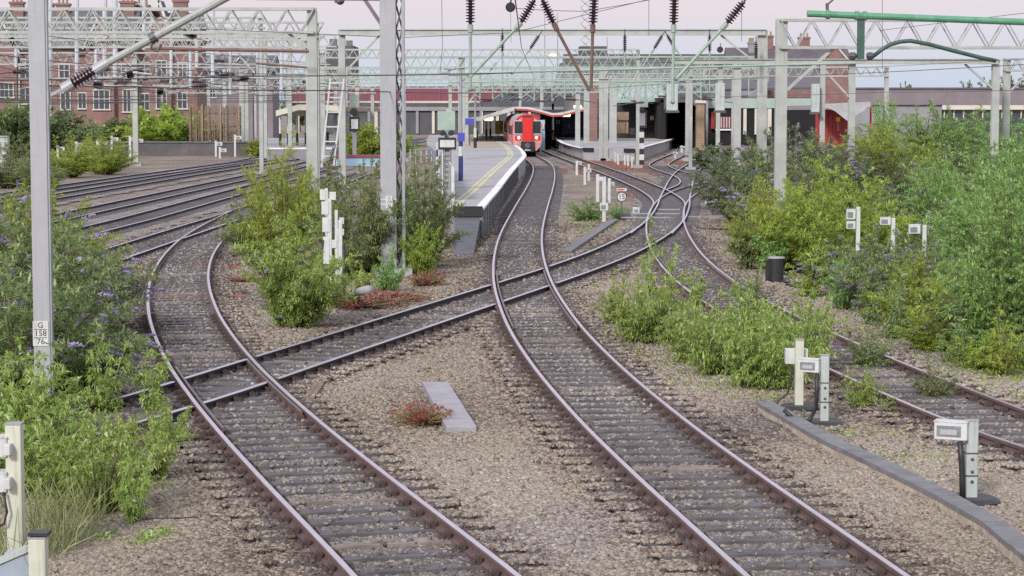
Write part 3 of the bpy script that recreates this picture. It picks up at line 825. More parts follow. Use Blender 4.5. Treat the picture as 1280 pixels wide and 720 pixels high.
plant('young', 735, 276, 1.0, 'spreading bright weed under the white lamp posts near the round sign', G4, 1.6, name='weed', cat='weed', leaf='birch')
plant('young', 772, 274, .7, 'low dark weed at the foot of the round number sign', G4, 1.2, name='weed', cat='weed', leaf='birch')

# -- right hand wilderness
G5 = 'overgrown shrubs along the right side'
for q in [
    ('dark', 905, 262, 2.9, 'dark grey green bush at the left end of the right side shrubs', .95, None),
    ('dark', 925, 278, 3.2, 'dark purple flowered bush beside the bend of the right track', .85, None),
    ('willow', 945, 318, 2.2, 'light feathery shrub in front of the dark leftmost bushes', .8, 'willow'),
    ('buddleia', 965, 290, 3.2, 'purple flowered bush behind the feathery shrub', 1.0, None),
    ('big', 985, 338, 3.0, 'yellow green bush above the black bin', .85, None),
    ('big', 1035, 345, 3.55, 'largest yellow green bush right of the black bin', .88, None),
    ('big', 1075, 350, 3.0, 'yellow green bush behind the pair of white boxes', .85, None),
    ('dark', 1040, 290, 3.3, 'dark bush with purple tips above the largest yellow bush', 1.2, None),
    ('dark', 1110, 285, 3.0, 'dull purple bush in the middle of the right side shrubs', 1.2, None),
    ('buddleia', 1068, 372, 1.6, 'low grey buddleia below the largest yellow bush', 1.1, None),
    ('buddleia', 1108, 392, 1.9, 'purple flowering buddleia in front of the middle white boxes', 1.0, None),
    ('buddleia', 1150, 385, 2.0, 'purple flowering buddleia beside the right white box', 1.1, None),
    ('buddleia_plain', 1140, 412, 1.6, 'yellow leaved buddleia nearest the right ballast', 1.0, 'willow'),
    ('buddleia', 1195, 400, 1.9, 'faded pink buddleia left of the bright green edge tree', .9, None),
    ('buddleia_plain', 1205, 440, 1.3, 'brownish sparse bush at the foot of the bright edge tree', 1.0, None),
    ('birch', 1262, 448, 3.9, 'bright green young birch filling the right picture edge', .62, None),
    ('birch', 1290, 420, 4.6, 'bright green young birch half cut by the right picture edge', .8, None),
    ('birch', 1235, 400, 3.4, 'bright green birch sapling left of the edge tree', .6, None),
    ('young', 1225, 462, .7, 'low yellow green weed under the edge birches', 1.4, 'willow'),
    ('young', 1270, 462, .8, 'low green weed at the right picture edge below the birches', 1.3, 'birch'),
    ('willow', 1180, 330, 3.7, 'fresh green willow in the middle of the right thicket', .95, None),
    ('willow', 1215, 350, 2.6, 'smaller fresh green willow beside the edge birches', 1.0, None),
    ('dark', 1215, 262, 3.0, 'dark purple buddleia left of the twin grey posts foot', 1.3, None),
    ('buddleia', 1170, 268, 2.5, 'grey purple buddleia behind the middle willow', 1.3, None),
    ('willow', 1110, 242, 4.2, 'yellow green willow behind the dull purple bush', 1.5, 'willow'),
    ('willow', 1150, 236, 4.9, 'yellow green willow in front of the grey wall', 1.6, None),
    ('willow', 1200, 236, 5.0, 'yellow green willow left of the twin grey posts', 1.5, None),
    ('willow', 1085, 232, 3.4, 'light green scrub below the red edged canopy', 1.6, 'willow'),
    ('willow', 1272, 240, 5.0, 'green willow right of the twin grey posts', 1.4, None),
    ('willow', 1250, 290, 3.6, 'green willow scrub behind the edge birches', 1.4, None),
    ('dark', 985, 285, 4.1, 'dark scrub at the foot of the tall boom mast', .95, None),
    ('buddleia', 945, 262, 3.4, 'purple tipped bush around the right leg of the plain beam portal', 1.0, None),
    ('dark', 1035, 250, 3.4, 'dark bush below the red panelled wall', 1.3, None),
    ('buddleia', 1005, 300, 3.0, 'lilac flowered bush between tall mast and yellow bush', 1.1, None),
    ('far', 895, 212, 2.2, 'small green scrub at the foot of the buff brick pillar', 1.3, None),
    ('buddleia_plain', 1160, 440, .9, 'low straw coloured weed before the yellow leaved buddleia', 1.2, 'willow'),
    ('buddleia', 1130, 335, 2.3, 'lilac flowered bush behind the middle white boxes', 1.2, None),
    ('dark', 1060, 262, 2.6, 'dark scrub under the crossed braces of the mast', 1.3, None),
]:
    plant(q[0], q[1], q[2], q[3], q[4], G5, q[5], name='overgrown_shrub', leaf=q[6])

# -- far left
G7 = 'thin saplings standing out of the right thicket'
for i, (px, py, h) in enumerate([(935, 338, 1.5), (1012, 372, 1.2), (1052, 388, 1.3), (1128, 425, 1.3), (1178, 432, 1.5), (1215, 448, 1.4), (1090, 408, 1.0), (1255, 470, 1.1), (965, 345, 1.3), (1195, 455, .8)]):
    plant('sapling', px, py, h, ['thin sapling at the left foot of the feathery shrub', 'thin sapling right of the manhole lid', 'thin sapling below the largest yellow bush', 'thin sapling before the yellow leaved buddleia', 'thin sapling beside the faded pink buddleia', 'thin sapling at the brown sparse bush', 'short sapling under the middle white boxes', 'thin sapling below the edge birch', 'thin sapling behind the black bin', 'shortest sapling on the right ballast'][i], G7, 1.2, name='sapling', cat='sapling', leaf=['buddleia', 'willow', 'birch'][i % 3])
G6 = 'scrub along the far left cutting'
for q in [
    ('big', 85, 222, 3.0, 'yellow green scrub beside the white shunting signals', 1.2, 'willow'),
    ('big', 130, 218, 3.2, 'yellow green scrub at the right end of the far left weeds', 1.1, 'willow'),
    ('big', 105, 214, 2.6, 'yellow green scrub between the far left signals', 1.1, 'willow'),
    ('willow', 15, 235, 3.0, 'grey green scrub below the pale cabinet', 1.3, 'buddleia'),
    ('willow', 50, 238, 2.2, 'grey green scrub behind the near grey pole', 1.3, 'buddleia'),
    ('far', 455, 200, 3.4, 'yellow scrub on the platform end behind the leaning ladder', 1.0, 'willow'),
    ('far', 490, 200, 3.0, 'yellow scrub behind the big central mast', 1.0, 'willow'),
    ('far', 320, 196, 1.7, 'small green tuft at the end of the left platform', 1.0, 'willow'),
]:
    plant(q[0], q[1], q[2], q[3], q[4], G6, q[5], name='scrub_bush', cat='bush', leaf=q[6])
for i, (px, py, h, w, lb) in enumerate([
    (120, 186, 3.6, 1.6, 'left half of the clipped hedge under the bay windows'), (150, 186, 3.6, 1.5, 'right half of the clipped hedge under the bay windows')]):
    plant('far', px, py, h, lb, 'hedges in front of the brick terrace', w, name='hedge', cat='hedge', leaf='buddleia')
for q in [
    (207, 189, 5.6, 1.2, 'loose green bush between hedge and timber fence'), (222, 188, 4.2, 1.0, 'green bush touching the timber fence'),
    (190, 188, 3.6, 1.0, 'low pale bush beside the hedge end'), (10, 196, 5.4, 1.3, 'green tree by the pale cabinet at left edge'),
    (35, 196, 5.0, 1.2, 'dark tree behind the near grey pole'), (75, 192, 4.6, 1.2, 'dark tree left of the clipped hedge'), (270, 188, 3.4, .8, 'ivy bush against the timber fence'), (257, 188, 2.9, .6, 'ivy mound before the middle of the timber fence'), (246, 189, 2.6, .7, 'low bush at the left end of the timber fence'), (292, 189, 2.2, .7, 'low bush at the right end of the timber fence')]:
    plant('far', q[0], q[1], q[2], q[4], 'trees before the brick terrace', q[3], name='garden_tree', cat='tree', leaf='willow' if q[0] in (207, 190) else 'buddleia' if q[0] in (222, 10) else None)

# -- red stonecrop patches, seedlings
for i, (px, py, s, lb) in enumerate([
    (528, 532, .42, 'red stonecrop tuft beside the loose concrete beam'), (533, 358, .5, 'red stonecrop tuft right of the central mast foot'),
    (440, 386, .55, 'left red stonecrop mat before the central mast'), (465, 382, .55, 'middle red stonecrop mat before the central mast'),
    (488, 377, .5, 'right red stonecrop mat before the central mast'), (303, 352, .3, 'small red stonecrop mat beside the left curve')]):
    plant('stonecrop', px, py, s * (.55 if i > 1 else .8), lb, 'red stonecrop on the ballast', 2.0 if i > 1 else .75, name='stonecrop', cat='low plant')

def cover(name, spots, leafname, n, L, seed):
    """ground cover nobody could count: little tufts"""
    r = np.random.default_rng(seed); P = []
    for (px, py, rx, ry, k) in spots:
        c = at(px, py)
        for _ in range(int(n * k)):
            a = r.uniform(0, 6.28); q = math.sqrt(r.random()); P.append((c.x + rx * q * math.cos(a), c.y + ry * q * math.sin(a), 0))
    P = np.array(P); P = np.repeat(P, 5, 0); P[:, :2] += r.normal(0, .05, (len(P), 2)); P[:, 2] = [ground_z(y) for y in P[:, 1]]
    sp = .22 if leafname == 'grass' else .6
    D = nrmz(np.stack([r.normal(0, sp, len(P)), r.normal(0, sp, len(P)), r.uniform(.3, 1, len(P))], 1)); Ls = L * r.uniform(.5, 1.3, len(P))
    V, F, k = leaf_geo(P, D, Ls, Ls * (.02 if leafname == 'grass' else .22), np.full(len(P), .35 if leafname == 'grass' else .8), r)
    mesh_np(name, V, F, LEAF[leafname], np.repeat(r.random(len(P)), k), kind='stuff')
cover('reddish_dry_weeds', [(790, 208, 2.2, 14, 1.2), (755, 200, 1.6, 12, 1.2), (735, 208, 1.0, 9, .8), (765, 218, 1.0, 8, .8), (800, 228, .8, 7, .5), (820, 215, 1.0, 8, .5), (845, 203, .9, 10, .5), (700, 214, .5, 6, .3), (795, 240, 1.0, 10, .4), (740, 214, 1.2, 12, .8)], 'fire', 2600, .13, 5)
cover('ground_weeds', [(1180, 450, 1.3, 4, .8), (1120, 420, 1.2, 3, .5), (1250, 480, .8, 3, .6), (830, 440, 1.2, 1.5, .4), (930, 490, .8, 1.2, .3), (740, 280, 1.1, 7, .8), (880, 205, 2, 14, .8), (690, 265, .5, 6, .2), (1100, 560, .8, 2, .15), (1060, 470, .5, 3, .3), (900, 470, 1.4, 2, .4)], 'young', 260, .13, 6)
cover('rough_grass', [(60, 690, .36, 1.3, 1), (90, 672, .3, 1.4, 1), (40, 665, .35, 1.3, .8)], 'grass', 60, .55, 7)
cover('small_seedlings', [(170, 690, .14, .8, .5), (128, 672, .1, .3, .3), (195, 668, .1, .3, .2), (1165, 575, .1, .4, .12), (1185, 582, .08, .3, .1), (1130, 545, .2, .6, .1)], 'young', 130, .10, 8)

# ------------------------------------------------------------------ overhead line structures
def hpost(m, x, y, z0, z1, w, d=None, mi=0):
    """rolled H-section standing post"""
    d = d or w
    t = max(.02, w * .1)
    m.box((x, y - d / 2 + t / 2, (z0 + z1) / 2), (w, t, z1 - z0), mi=mi)
    m.box((x, y + d / 2 - t / 2, (z0 + z1) / 2), (w, t, z1 - z0), mi=mi)
    m.box((x, y, (z0 + z1) / 2), (t, d - 2 * t, z1 - z0), mi=mi)

def truss(m, a, b, depth_z, depth_y, chord, lace, bays):
    """four-chord lattice boom from a to b (top front chord), hanging depth_z"""
    a, b = Vector(a), Vector(b)
    for dy in (0, depth_y):
        o = Vector((0, dy, 0)); dn = Vector((0, 0, -depth_z))
        m.bar(a + o, b + o, chord, chord); m.bar(a + o + dn, b + o + dn, chord, chord)
        for i in range(bays):
            p, q, mid = a.lerp(b, i / bays) + o, a.lerp(b, (i + 1) / bays) + o, a.lerp(b, (i + .5) / bays) + o + dn
            m.bar(p, mid, lace, lace * .6); m.bar(mid, q, lace, lace * .6)
    if depth_y > .3:
        for i in range(0, bays + 1, 2):
            p = a.lerp(b, i / bays); m.bar(p, p + Vector((0, depth_y, 0)), lace); m.bar(p + Vector((0, 0, -depth_z)), p + Vector((0, depth_y, -depth_z)), lace)

def portal(label, Y, yt, yb, xl, xr, legs, braces=(), solid=False, mt='galv_far', group='overhead line portals over the tracks', lace=.068, chord=.11, bay=None):
    A, B = atY(xl, yt, Y), atY(xr, yt, Y); dz = (yb - yt) / pxm(Y)
    root = thing('overhead_line_portal', label, 'line portal', (X_at(legs[0][0], Y), Y, ground_z(Y)), group=group)
    m = MB()
    if solid:
        m.bar(A - Vector((0, 0, dz / 2)), B - Vector((0, 0, dz / 2)), .06, dz); m.bar(A, B, .26, .05); m.bar(A - Vector((0, 0, dz)), B - Vector((0, 0, dz)), .26, .05)
    else:
        n = max(3, int((B - A).length / (bay or dz * 1.15)))
        truss(m, A, B, dz, .55, chord, lace, n)
    m.build('boom', M[mt], root)
    for px, w in legs:
        m = MB(); x = X_at(px, Y); zt = atY(px, yt, Y).z + (.05 if not solid else 0)
        hpost(m, x, Y + .28, ground_z(Y) - .1, zt, w / pxm(Y), .34)
        m.build('mast', M['galv_far'], root)
        f = MB(); f.box((x, Y + .28, ground_z(Y) + .1), (w / pxm(Y) + .5, .9, .3)); f.build('footing', M['concrete'], root)
    for x1, y1, x2, y2 in braces:
        m = MB(); m.bar(atY(x1, y1, Y + .2), atY(x2, y2, Y + .2), .11, .11); m.build('brace', M[mt], root)
    return root

def insul_profile(L, r):
    pr = [(0, r * .42), (L * .07, r * .42), (L * .08, r * .3)]
    n = 8
    for i in range(n):
        t = L * (.10 + .8 * i / n); s = L * .8 / n
        pr += [(t, r * .38), (t + s * .25, r), (t + s * .5, r * .9), (t + s * .7, r * .38)]
    return pr + [(L * .92, r * .3), (L * .93, r * .42), (L, r * .42)]

def dropper(label, Y, p0, p1, p2, mt='galv_green', r=.12, tr=.035, dy=0, group='insulated drop tubes hanging over the tracks', hanger=True):
    """porcelain insulator p0 -> p1 and the tube p1 -> p2 it carries (pixels at depth Y)"""
    a, b, c = atY(*p0, Y), atY(*p1, Y), atY(*p2, Y + dy)
    t = thing('insulated_drop_tube', label, 'line fitting', a, group=group)
    m = MB(); m.lathe(a, b, insul_profile((b - a).length, r), 12); m.build('insulator', M['insul'], t, smooth=False)
    m = MB(); m.tube(b, c, tr, 8); m.lathe(b - (c - b).normalized() * .05, c, [(0, tr * 1.7), (.22, tr * 1.7), (.24, tr)], 8); m.build('tube', M[mt], t)
    m = MB(); m.tube(a, a + (a - b).normalized() * .3, .03, 6); m.build('hook', M['dark_steel'], t); m = MB(); m.lathe(c + Vector((0, -.03, 0)), c + Vector((0, .06, 0)), [(0, .06), (.09, .06)], 8); m.build('clamp', M['dark_steel'], t)
    return t

def wire(label, pts, r=.008, sag=0, mt='copper', n=14, group='overhead wires', name='overhead_wire'):
    """pts: (px, py, depth) through which the wire runs"""
    P = [atY(x, y, Y) for x, y, Y in pts]; Q = []
    for i in range(len(P) - 1):
        for k in range(n):
            t = k / n; q = P[i].lerp(P[i + 1], t); q.z -= 4 * sag * t * (1 - t); Q.append(q)
    Q.append(P[-1])
    m = MB(); m.path(Q, r, 5)
    o = m.build(name, M[mt], origin=tuple(Q[0])); tag(o, label, 'wire', group)
    return o

# --- the near grey pole with its number plate and inclined cantilever
p = at(56, 524); Yp = p.y; k = pxm(Yp)
t = thing('catenary_mast', 'near grey square pole with the three line number plate', 'mast', p)
m = MB(); zt = 9.3; w0 = .252
m.box((p.x, Yp, zt / 2 - .2), (w0, .2, zt + .4)); m.build('pole', M['pole'], t, bevel=.012)
m = MB(); m.bar((p.x + w0 / 2 + .013, Yp - .03, -.2), (p.x + w0 / 2 + .013, Yp - .03, zt), .022, .10); m.build('edge_flange', M['galv'], t)
zc = atY(54, 416, Yp).z
m = MB(); m.box((p.x - .015, Yp - .108, zc), (.235, .012, .375)); pl = m.build('number_plate', M['white'], t, bevel=.003)
for i, (s_, dz_) in enumerate((('G', .122), ('158', 0), ('76', -.122))):
    text_mesh('lettering', s_, .12, M['black'], pl, (p.x - .015, Yp - .1155, zc + dz_))
m = MB()
for dz_ in (.062, -.062): m.box((p.x - .015, Yp - .1155, zc + dz_), (.19, .002, .008))
m.build('ruled_line', M['black'], pl)
a0, a1, a2, a3 = atY(59, 122, Yp), atY(80, 111, Yp), atY(135, 78, Yp), atY(340, -34, Yp - .6)
t2 = thing('cantilever_tube', 'brown inclined cantilever tube with big insulator on the near grey pole', 'line fitting', a0)
m = MB(); m.bar(a0 - Vector((.03, 0, 0)), a1, .07, .05); m.box(a0 + Vector((-.0, 0, 0)), (.07, .16, .22)); m.build('bracket', M['galv'], t2)
m = MB(); d = (a2 - a1); L = d.length; pr = [(0, .085), (.14, .085), (.145, .05)]
for i in range(7):
    b0 = .16 + i * (L - .40) / 7; s = (L - .40) / 7; pr += [(b0, .055), (b0 + s * .3, .135 - .02 * (i % 2)), (b0 + s * .45, .12), (b0 + s * .6, .055)]
m.lathe(a1, a2, pr + [(L - .23, .055)], 14); m.build('insulator', M['insul'], t2)
m = MB(); m.lathe(a2 - d.normalized() * .235, a2, [(0, .085), (.235, .08)], 12); m.build('end_cap', M['pole'], t2); m = MB(); m.lathe(a1 - d.normalized() * .02, a1 + d.normalized() * .16, [(0, .088), (.18, .088)], 12); m.build('end_cap', M['pole'], t2)
m = MB(); m.tube(a2 - d.normalized() * .1, a3, .055, 10); m.build('tube', M['rust_tube'] if False else M['galv_far'], t2)
m = MB(); c = a2.lerp(a3, .28); m.lathe(c - d.normalized() * .05, c + d.normalized() * .05, [(0, .085), (.1, .085)], 10); m.build('clamp', M['dark_steel'], t2); m = MB()
m.path([c + Vector((.0, 0, -.06)), c + Vector((-.03, -.05, -.16)), c + Vector((.06, -.05, -.2)), c + Vector((.12, 0, -.1))], .02, 6)
m.build('loop', M['dark_steel'], t2); m = MB(); c = a2 + d.normalized() * .02; m.path([c, c + Vector((.12, 0, .09)), c + Vector((.2, 0, .02))], .02, 6); m.build('clamp', M['dark_steel'], t2)

# --- the big central mast (plate one side, lattice the other)
p = at(491, 347); Yc = p.y; k = pxm(Yc)
t = thing('lattice_mast', 'big grey central mast, plain plate left and lattice right', 'mast', p)
xl, xr = X_at(476, Yc), X_at(506.5, Yc); H = 9.6; xm = xl + 20 / k
m = MB(); m.box(((xl + xm) / 2, Yc, H / 2 - .2), (xm - xl, .30, H + .4)); m.build('plate', M['pole'], t, bevel=.012)
m = MB(); m.box((xr - .04, Yc + .05, H / 2 - .2), (.08, .30, H + .4)); m.build('flange', M['galv'], t)
m = MB(); n = 14
for i in range(n):
    z0, z1 = H * i / n, H * (i + 1) / n
    m.bar((xm, Yc - .05, z0), (xr - .06, Yc - .05, z1), .05, .02, up=(0, 1, 0)); m.bar((xr - .06, Yc + .15, z0), (xm, Yc + .15, z1), .05, .02, up=(0, 1, 0))
m.build('lacing', M['dark_steel'], t)
zc = atY(486, 252, Yc).z
m = MB(); m.box((xl + .24, Yc - .16, zc), (.19, .012, .33)); pl = m.build('number_plate', M['white'], t)
for s_, dz_ in (('G', .1), ('158', 0), ('72', -.1)): text_mesh('lettering', s_, .10, M['dark_steel'], pl, (xl + .24, Yc - .168, zc + dz_))
m = MB()
for dz_ in (-.07, .07): m.box(((xl + xm) / 2, Yc - .155, zc + dz_), (xm - xl, .008, .035))
m.build('plate_strap', M['white'], t)
f = MB(); f.box(((xl + xr) / 2, Yc, .1), (1.1, 1.0, .35)); f.build('footing', M['concrete'], t)
# its boom above the picture and the dark arm reaching left
m = MB(); zt = 9.3
truss(m, (xl - 9, Yc + .1, zt), (17.4, Yc + .1, zt), .75, .6, .09, .05, 28)
m.bar(atY(320, -3, Yc), atY(478, -2, Yc), .13, .13); m.bar(atY(455, -2, Yc), atY(477, 31, Yc), .13, .1)
m.build('boom', M['purple_steel'], t)
m = MB(); hpost(m, 17, Yc + .4, 0, zt, .4, .4); m.build('mast', M['galv'], t)
m = MB(); m.lathe(atY(425, 0, Yc), atY(427, 6, Yc), [(0, .1), (.06, .12), (.13, .05)], 8); m.lathe(atY(421, 0, Yc), atY(421, 4, Yc), [(0, .06), (.08, .06)], 8); m.build('bolt', M['dark_steel'], t)

# --- portals
portal('long plain beam portal with white legs across the middle', 125, 37, 43.5, 424, 957, [(428, 8.5), (952, 12)], [(436, 85, 476, 43), (901, 44, 944, 78)], solid=True)
portal('lattice portal whose big white mast rises from the right thicket', 75, 25, 59, 976, 1420, [(976, 14), (1410, 14)], [(983, 113, 1042, 60)], lace=.06, chord=.09, mt='galv_green' if False else 'galv_far')
portal('plain beam portal with leaning braces over the right thicket', 118, 74, 79.5, 840, 1248, [(1064, 8), (1243, 9)], [(1026, 83, 1061, 121), (1206, 80, 1240, 110)], solid=True)
portal('lattice portal starting at the rightmost grey post', 121, 74, 88, 1257, 1420, [(1257, 8), (1415, 8)], [(1255, 122, 1292, 84)])
portal('lattice portal ending above the white ladder at left', 80, 11, 40, -60, 392, [(391, 12), (-50, 12)], [(360, 40, 384, 66)], lace=.075, chord=.1)
portal('lattice portal with thin legs left of the footbridge', 190, 44, 58, -60, 420, [(332, 5), (363, 5), (-55, 6)])
portal('lattice portal over the left yard with gauged middle post', 172, 66, 80, -60, 412, [(170, 6.5), (404, 6)])
portal('low lattice portal by the timber fence', 205, 84, 96, 100, 440, [(282, 5), (303, 6), (309, 5), (432, 6)])
portal('upper lattice portal behind the left lattice mast', 120, 28, 46, -90, 404, [(396, 7), (-80, 8)], [(372, 46, 392, 70)])
portal('first lattice portal of the station throat beside the signal', 150, 71, 84, 505, 957, [(577, 8), (921, 9)], [(620, 78, 585, 130)], mt='galv_green')
portal('second lattice portal of the station throat', 185, 86, 98, 380, 960, [(504, 7), (751, 5), (757, 6), (859, 5)], mt='galv_far')
portal('third lattice portal of the station throat', 215, 92, 104, 345, 880, [(766, 9), (733, 7), (583, 5)], mt='galv_green')
portal('fourth lattice portal of the station throat', 245, 100, 110, 400, 830, [(722, 5), (756, 5), (420, 5), (650, 3)], mt='galv_far')
portal('fifth lattice portal reaching over the platform canopies', 285, 84, 95, 330, 900, [(360, 4), (677, 4), (880, 4)], mt='galv_green')

portal('sixth lattice portal of the throat, low before the kiosk', 200, 106, 115, 560, 900, [(563, 4), (722, 6), (897, 5)], mt='galv_green')
portal('slender lattice portal high behind the plain beam portal', 165, 62, 72, 395, 800, [(398, 5), (797, 4)], mt='galv_far')
portal('second slender lattice portal over the left roofs', 150, 22, 35, -90, 330, [(-80, 6), (327, 5)])
portal('third slender lattice portal level with the bay windows', 225, 98, 107, 60, 450, [(64, 4), (262, 4), (447, 5)])
portal('lattice portal over the right shed fascia', 160, 84, 95, 860, 1110, [(863, 4), (917, 6), (1107, 5)], mt='galv_far')
for i, (px, y0, y1) in enumerate([(600, 90, 124), (616, 98, 126), (634, 84, 118), (652, 98, 124), (668, 98, 126), (690, 90, 126), (706, 98, 124), (716, 98, 120), (788, 90, 126), (806, 98, 128), (822, 84, 120), (860, 86, 122), (876, 86, 124), (936, 86, 120)]):
    Yd = 150 + (i % 3) * 28; k = pxm(Yd); a_, b_ = atY(px, y0, Yd), atY(px, y1, Yd); s_ = 1 if i % 2 else -1
    t = thing('drop_tube', 'pale green hanging tube of the station throat, number words from the left: ' + 'first second third fourth fifth sixth seventh eighth ninth tenth eleventh twelfth thirteenth fourteenth'.split()[i], 'line fitting', b_, group='drop tubes hanging in the station throat')
    t['label'] = 'the ' + 'first second third fourth fifth sixth seventh eighth ninth tenth eleventh twelfth thirteenth fourteenth'.split()[i] + ' from the left of the green tubes hanging over the throat'
    m = MB(); m.tube(a_, b_, .06, 6); m.build('tube', M['galv_green'], t)
    m = MB(); q_ = b_ + Vector((s_ * 1.6, 0, 1.2)); m.tube(b_ + Vector((0, 0, .1)), q_, .035, 5); m.tube(q_, a_ + Vector((s_ * 1.6, 0, 0)), .035, 5); m.tube(a_, q_, .03, 5); m.build('stay', M['galv_green'], t)
    m = MB(); q2 = b_ + Vector((-s_ * .9, 0, -.05)); m.lathe(b_, q2, insul_profile(.9, .11), 8); m.build('insulator', M['insul'], t)
    m = MB(); m.tube(q2, q2 + Vector((-s_ * 1.3, 0, -.2)), .03, 5); m.build('registration_arm', M['dark_steel'], t)

portal('near slender portal crossing at the roof line of the terrace', 98, 50, 59, -110, 389, [(-100, 7), (386, 6)], lace=.045, chord=.07)
portal('slender lattice portal level with the platform roof at left', 236, 108, 116, 200, 470, [(204, 3), (320, 3), (466, 4)])
for tr, ya, yb, lb in (('J', 62, 300, 'nearest catenary along the left yard tracks'), ('K', 66, 300, 'second catenary along the left yard tracks'), ('L', 72, 300, 'third catenary along the left yard tracks'), ('N', 80, 300, 'farthest catenary along the left yard tracks')):
    Lp = sorted([q for q in TRACKS[tr] if ya < q.y < yb], key=lambda q: q.y); q0 = Lp[0]
    t = thing('catenary', lb, 'catenary', (q0.x, q0.y, 0), group='catenaries over the left yard')
    up = lambda q, h: Vector((q.x, q.y, ground_z(q.y) + h)); span = 55.0
    sagz = lambda y: 6.5 - 1.0 * (1 - (2 * ((y - ya) % span) / span - 1) ** 2)
    m = MB(); m.path([up(q, 5.0) for q in Lp[::3]], .016, 5); m.build('contact_wire', M['copper'], t)
    m = MB(); m.path([up(q, sagz(q.y)) for q in Lp[::3]], .016, 5); m.build('messenger_wire', M['copper'], t)
    for q in Lp[::14][:40]: m = MB(); m.tube(up(q, 5.0), up(q, sagz(q.y)), .010, 4); m.build('dropper', M['copper'], t)

# cross tubes between supports
def cross_tube(label, pts, r, mt, Y):
    P = [atY(x, y, Y) for x, y in pts]
    m = MB(); m.path(P, r, 8)
    for q in P[1:-1]: m.lathe(q - Vector((.06, 0, 0)), q + Vector((.06, 0, 0)), [(0, r * 1.6), (.12, r * 1.6)], 8)
    tag(m.build('registration_tube', M[mt], origin=tuple(P[0])), label, 'line fitting', 'registration tubes over the tracks')
cross_tube('brown horizontal tube below the left lattice portal', [(188, 60), (250, 62), (386, 64)], .06, 'rust_tube', 79)
cross_tube('long pale green tube running right above the train', [(560, 94), (640, 90), (800, 86), (960, 81.5), (1070, 79)], .035, 'galv_green', 70)
cross_tube('pale tube low over the island platform', [(560, 103), (660, 101.5), (800, 102), (960, 97)], .035, 'galv_green', 110)
cross_tube('thin brown tube beside the left mast', [(320, 79), (392, 85)], .045, 'rust_tube', 90)

# green tube with drop post and curved arm at the right
Yg = 40
t = thing('green_boom_tube', 'bright green horizontal tube at the top right with curved arm', 'line fitting', atY(1010, 17, Yg))
m = MB(); a, b = atY(1009, 17, Yg), atY(1420, 33, Yg); m.tube(a, b, .062, 12)
for px in (1035, 1071, 1081): q = a.lerp(b, (px - 1009) / 411); dd = (b - a).normalized(); m.lathe(q - dd * .035, q + dd * .035, [(0, .085), (.07, .085)], 12)
m.build('tube', M['green_paint'], t)
m = MB(); m.box(atY(1076, 47, Yg + .02), (.125, .12, .78)); m.box(atY(1076, 23, Yg), (.2, .14, .05)); m.build('drop_post', M['green_dark'], t, bevel=.01)
for px in (1066, 1088): m = MB(); q = atY(px, 70, Yg); m.lathe(q - Vector((.07, 0, 0)), q + Vector((.07, 0, 0)), [(0, .05), (.03, .07), (.1, .07), (.14, .04)], 8); m.build('clamp', M['dark_steel'], t)
m = MB(); m.path([atY(x, y, Yg) for x, y in ((1092, 70), (1102, 62), (1114, 55), (1126, 52), (1138, 51), (1160, 55), (1190, 63), (1230, 73), (1245, 76))], .038, 8); m.build('curved_arm', M['green_dark'], t, smooth=True)
m = MB(); m.tube(atY(1034, 12, Yg), atY(1034, 4, Yg), .03, 6); m.tube(atY(1035, 5, Yg), atY(1052, -10, Yg), .02, 6); m.build('hanger', M['dark_steel'], t)

# insulated drops of the near row (hang from the boom above the picture)
near = [
    ('single vertical insulator above the middle of the platform ramp', (588, -4), (588, 33), (588, 112), 'galv_green'),
    ('left leg of the V shaped insulator pair near the train', (668, 0), (650, 30), (588, 96), 'galv_green'),
    ('right leg of the V shaped insulator pair with brown tube', (678, 0), (693, 31), (736, 112), 'rust_tube'),
    ('single vertical insulator with brown tube over the island platform', (743, -4), (741, 33), (739, 108), 'rust_tube'),
    ('vertical insulator with pale green tube over the right island edge', (843, -4), (842, 33), (841, 128), 'galv_green'),
    ('large inclined insulator with long green tube at upper right', (930, 2), (907, 31), (845, 99), 'galv_green'),
]
for lb, a, b, c, mt in near:
    dropper(lb, 62, a, b, c, mt, .14, .045)
far = [
    ('far single insulator left of the train', (628, 42), (628, 66), (628, 122), 'galv_green'),
    ('far inclined insulator above the train', (674, 44), (662, 62), (640, 92), 'galv_green'),
    ('far single insulator above the island platform posts', (781, 43), (781, 66), (781, 122), 'galv_green'),
    ('far V pair, left insulator over the island platform', (828, 44), (817, 62), (780, 118), 'galv_green'),
    ('far V pair, right insulator over the island platform', (834, 44), (844, 61), (885, 112), 'galv_green'),
    ('far single insulator left of the hanging pulley', (887, 43), (887, 66), (887, 116), 'galv_green'),
    ('far single insulator on the right leg of the plain beam portal', (945, 52), (945, 78), (945, 100), 'galv_far'),
]
for lb, a, b, c, mt in far: dropper(lb, 124, a, b, c, mt, .13, .04, group='far insulated drop tubes')
for lb, px, py, Y, r in (('dark round pulley on a sagging wire above the train', 638, 9, 62, .14), ('dark round pulley hanging near the right portal leg', 900, 62, 124, .18)):
    t = thing('pulley', lb, 'pulley', atY(px, py, Y))
    m = MB(); c = atY(px, py, Y); m.lathe(c - Vector((0, .06, 0)), c + Vector((0, .06, 0)), [(0, r * .8), (.02, r), (.05, r * .75), (.07, r * .75), (.1, r), (.12, r * .8)], 14); m.build('wheel', M['black'], t)
    m = MB(); m.bar(c, c + Vector((.03, 0, .36)), .05, .03); m.bar(c, c + Vector((.02, 0, -1.0)), .012); m.build('strap', M['dark_steel'], t)
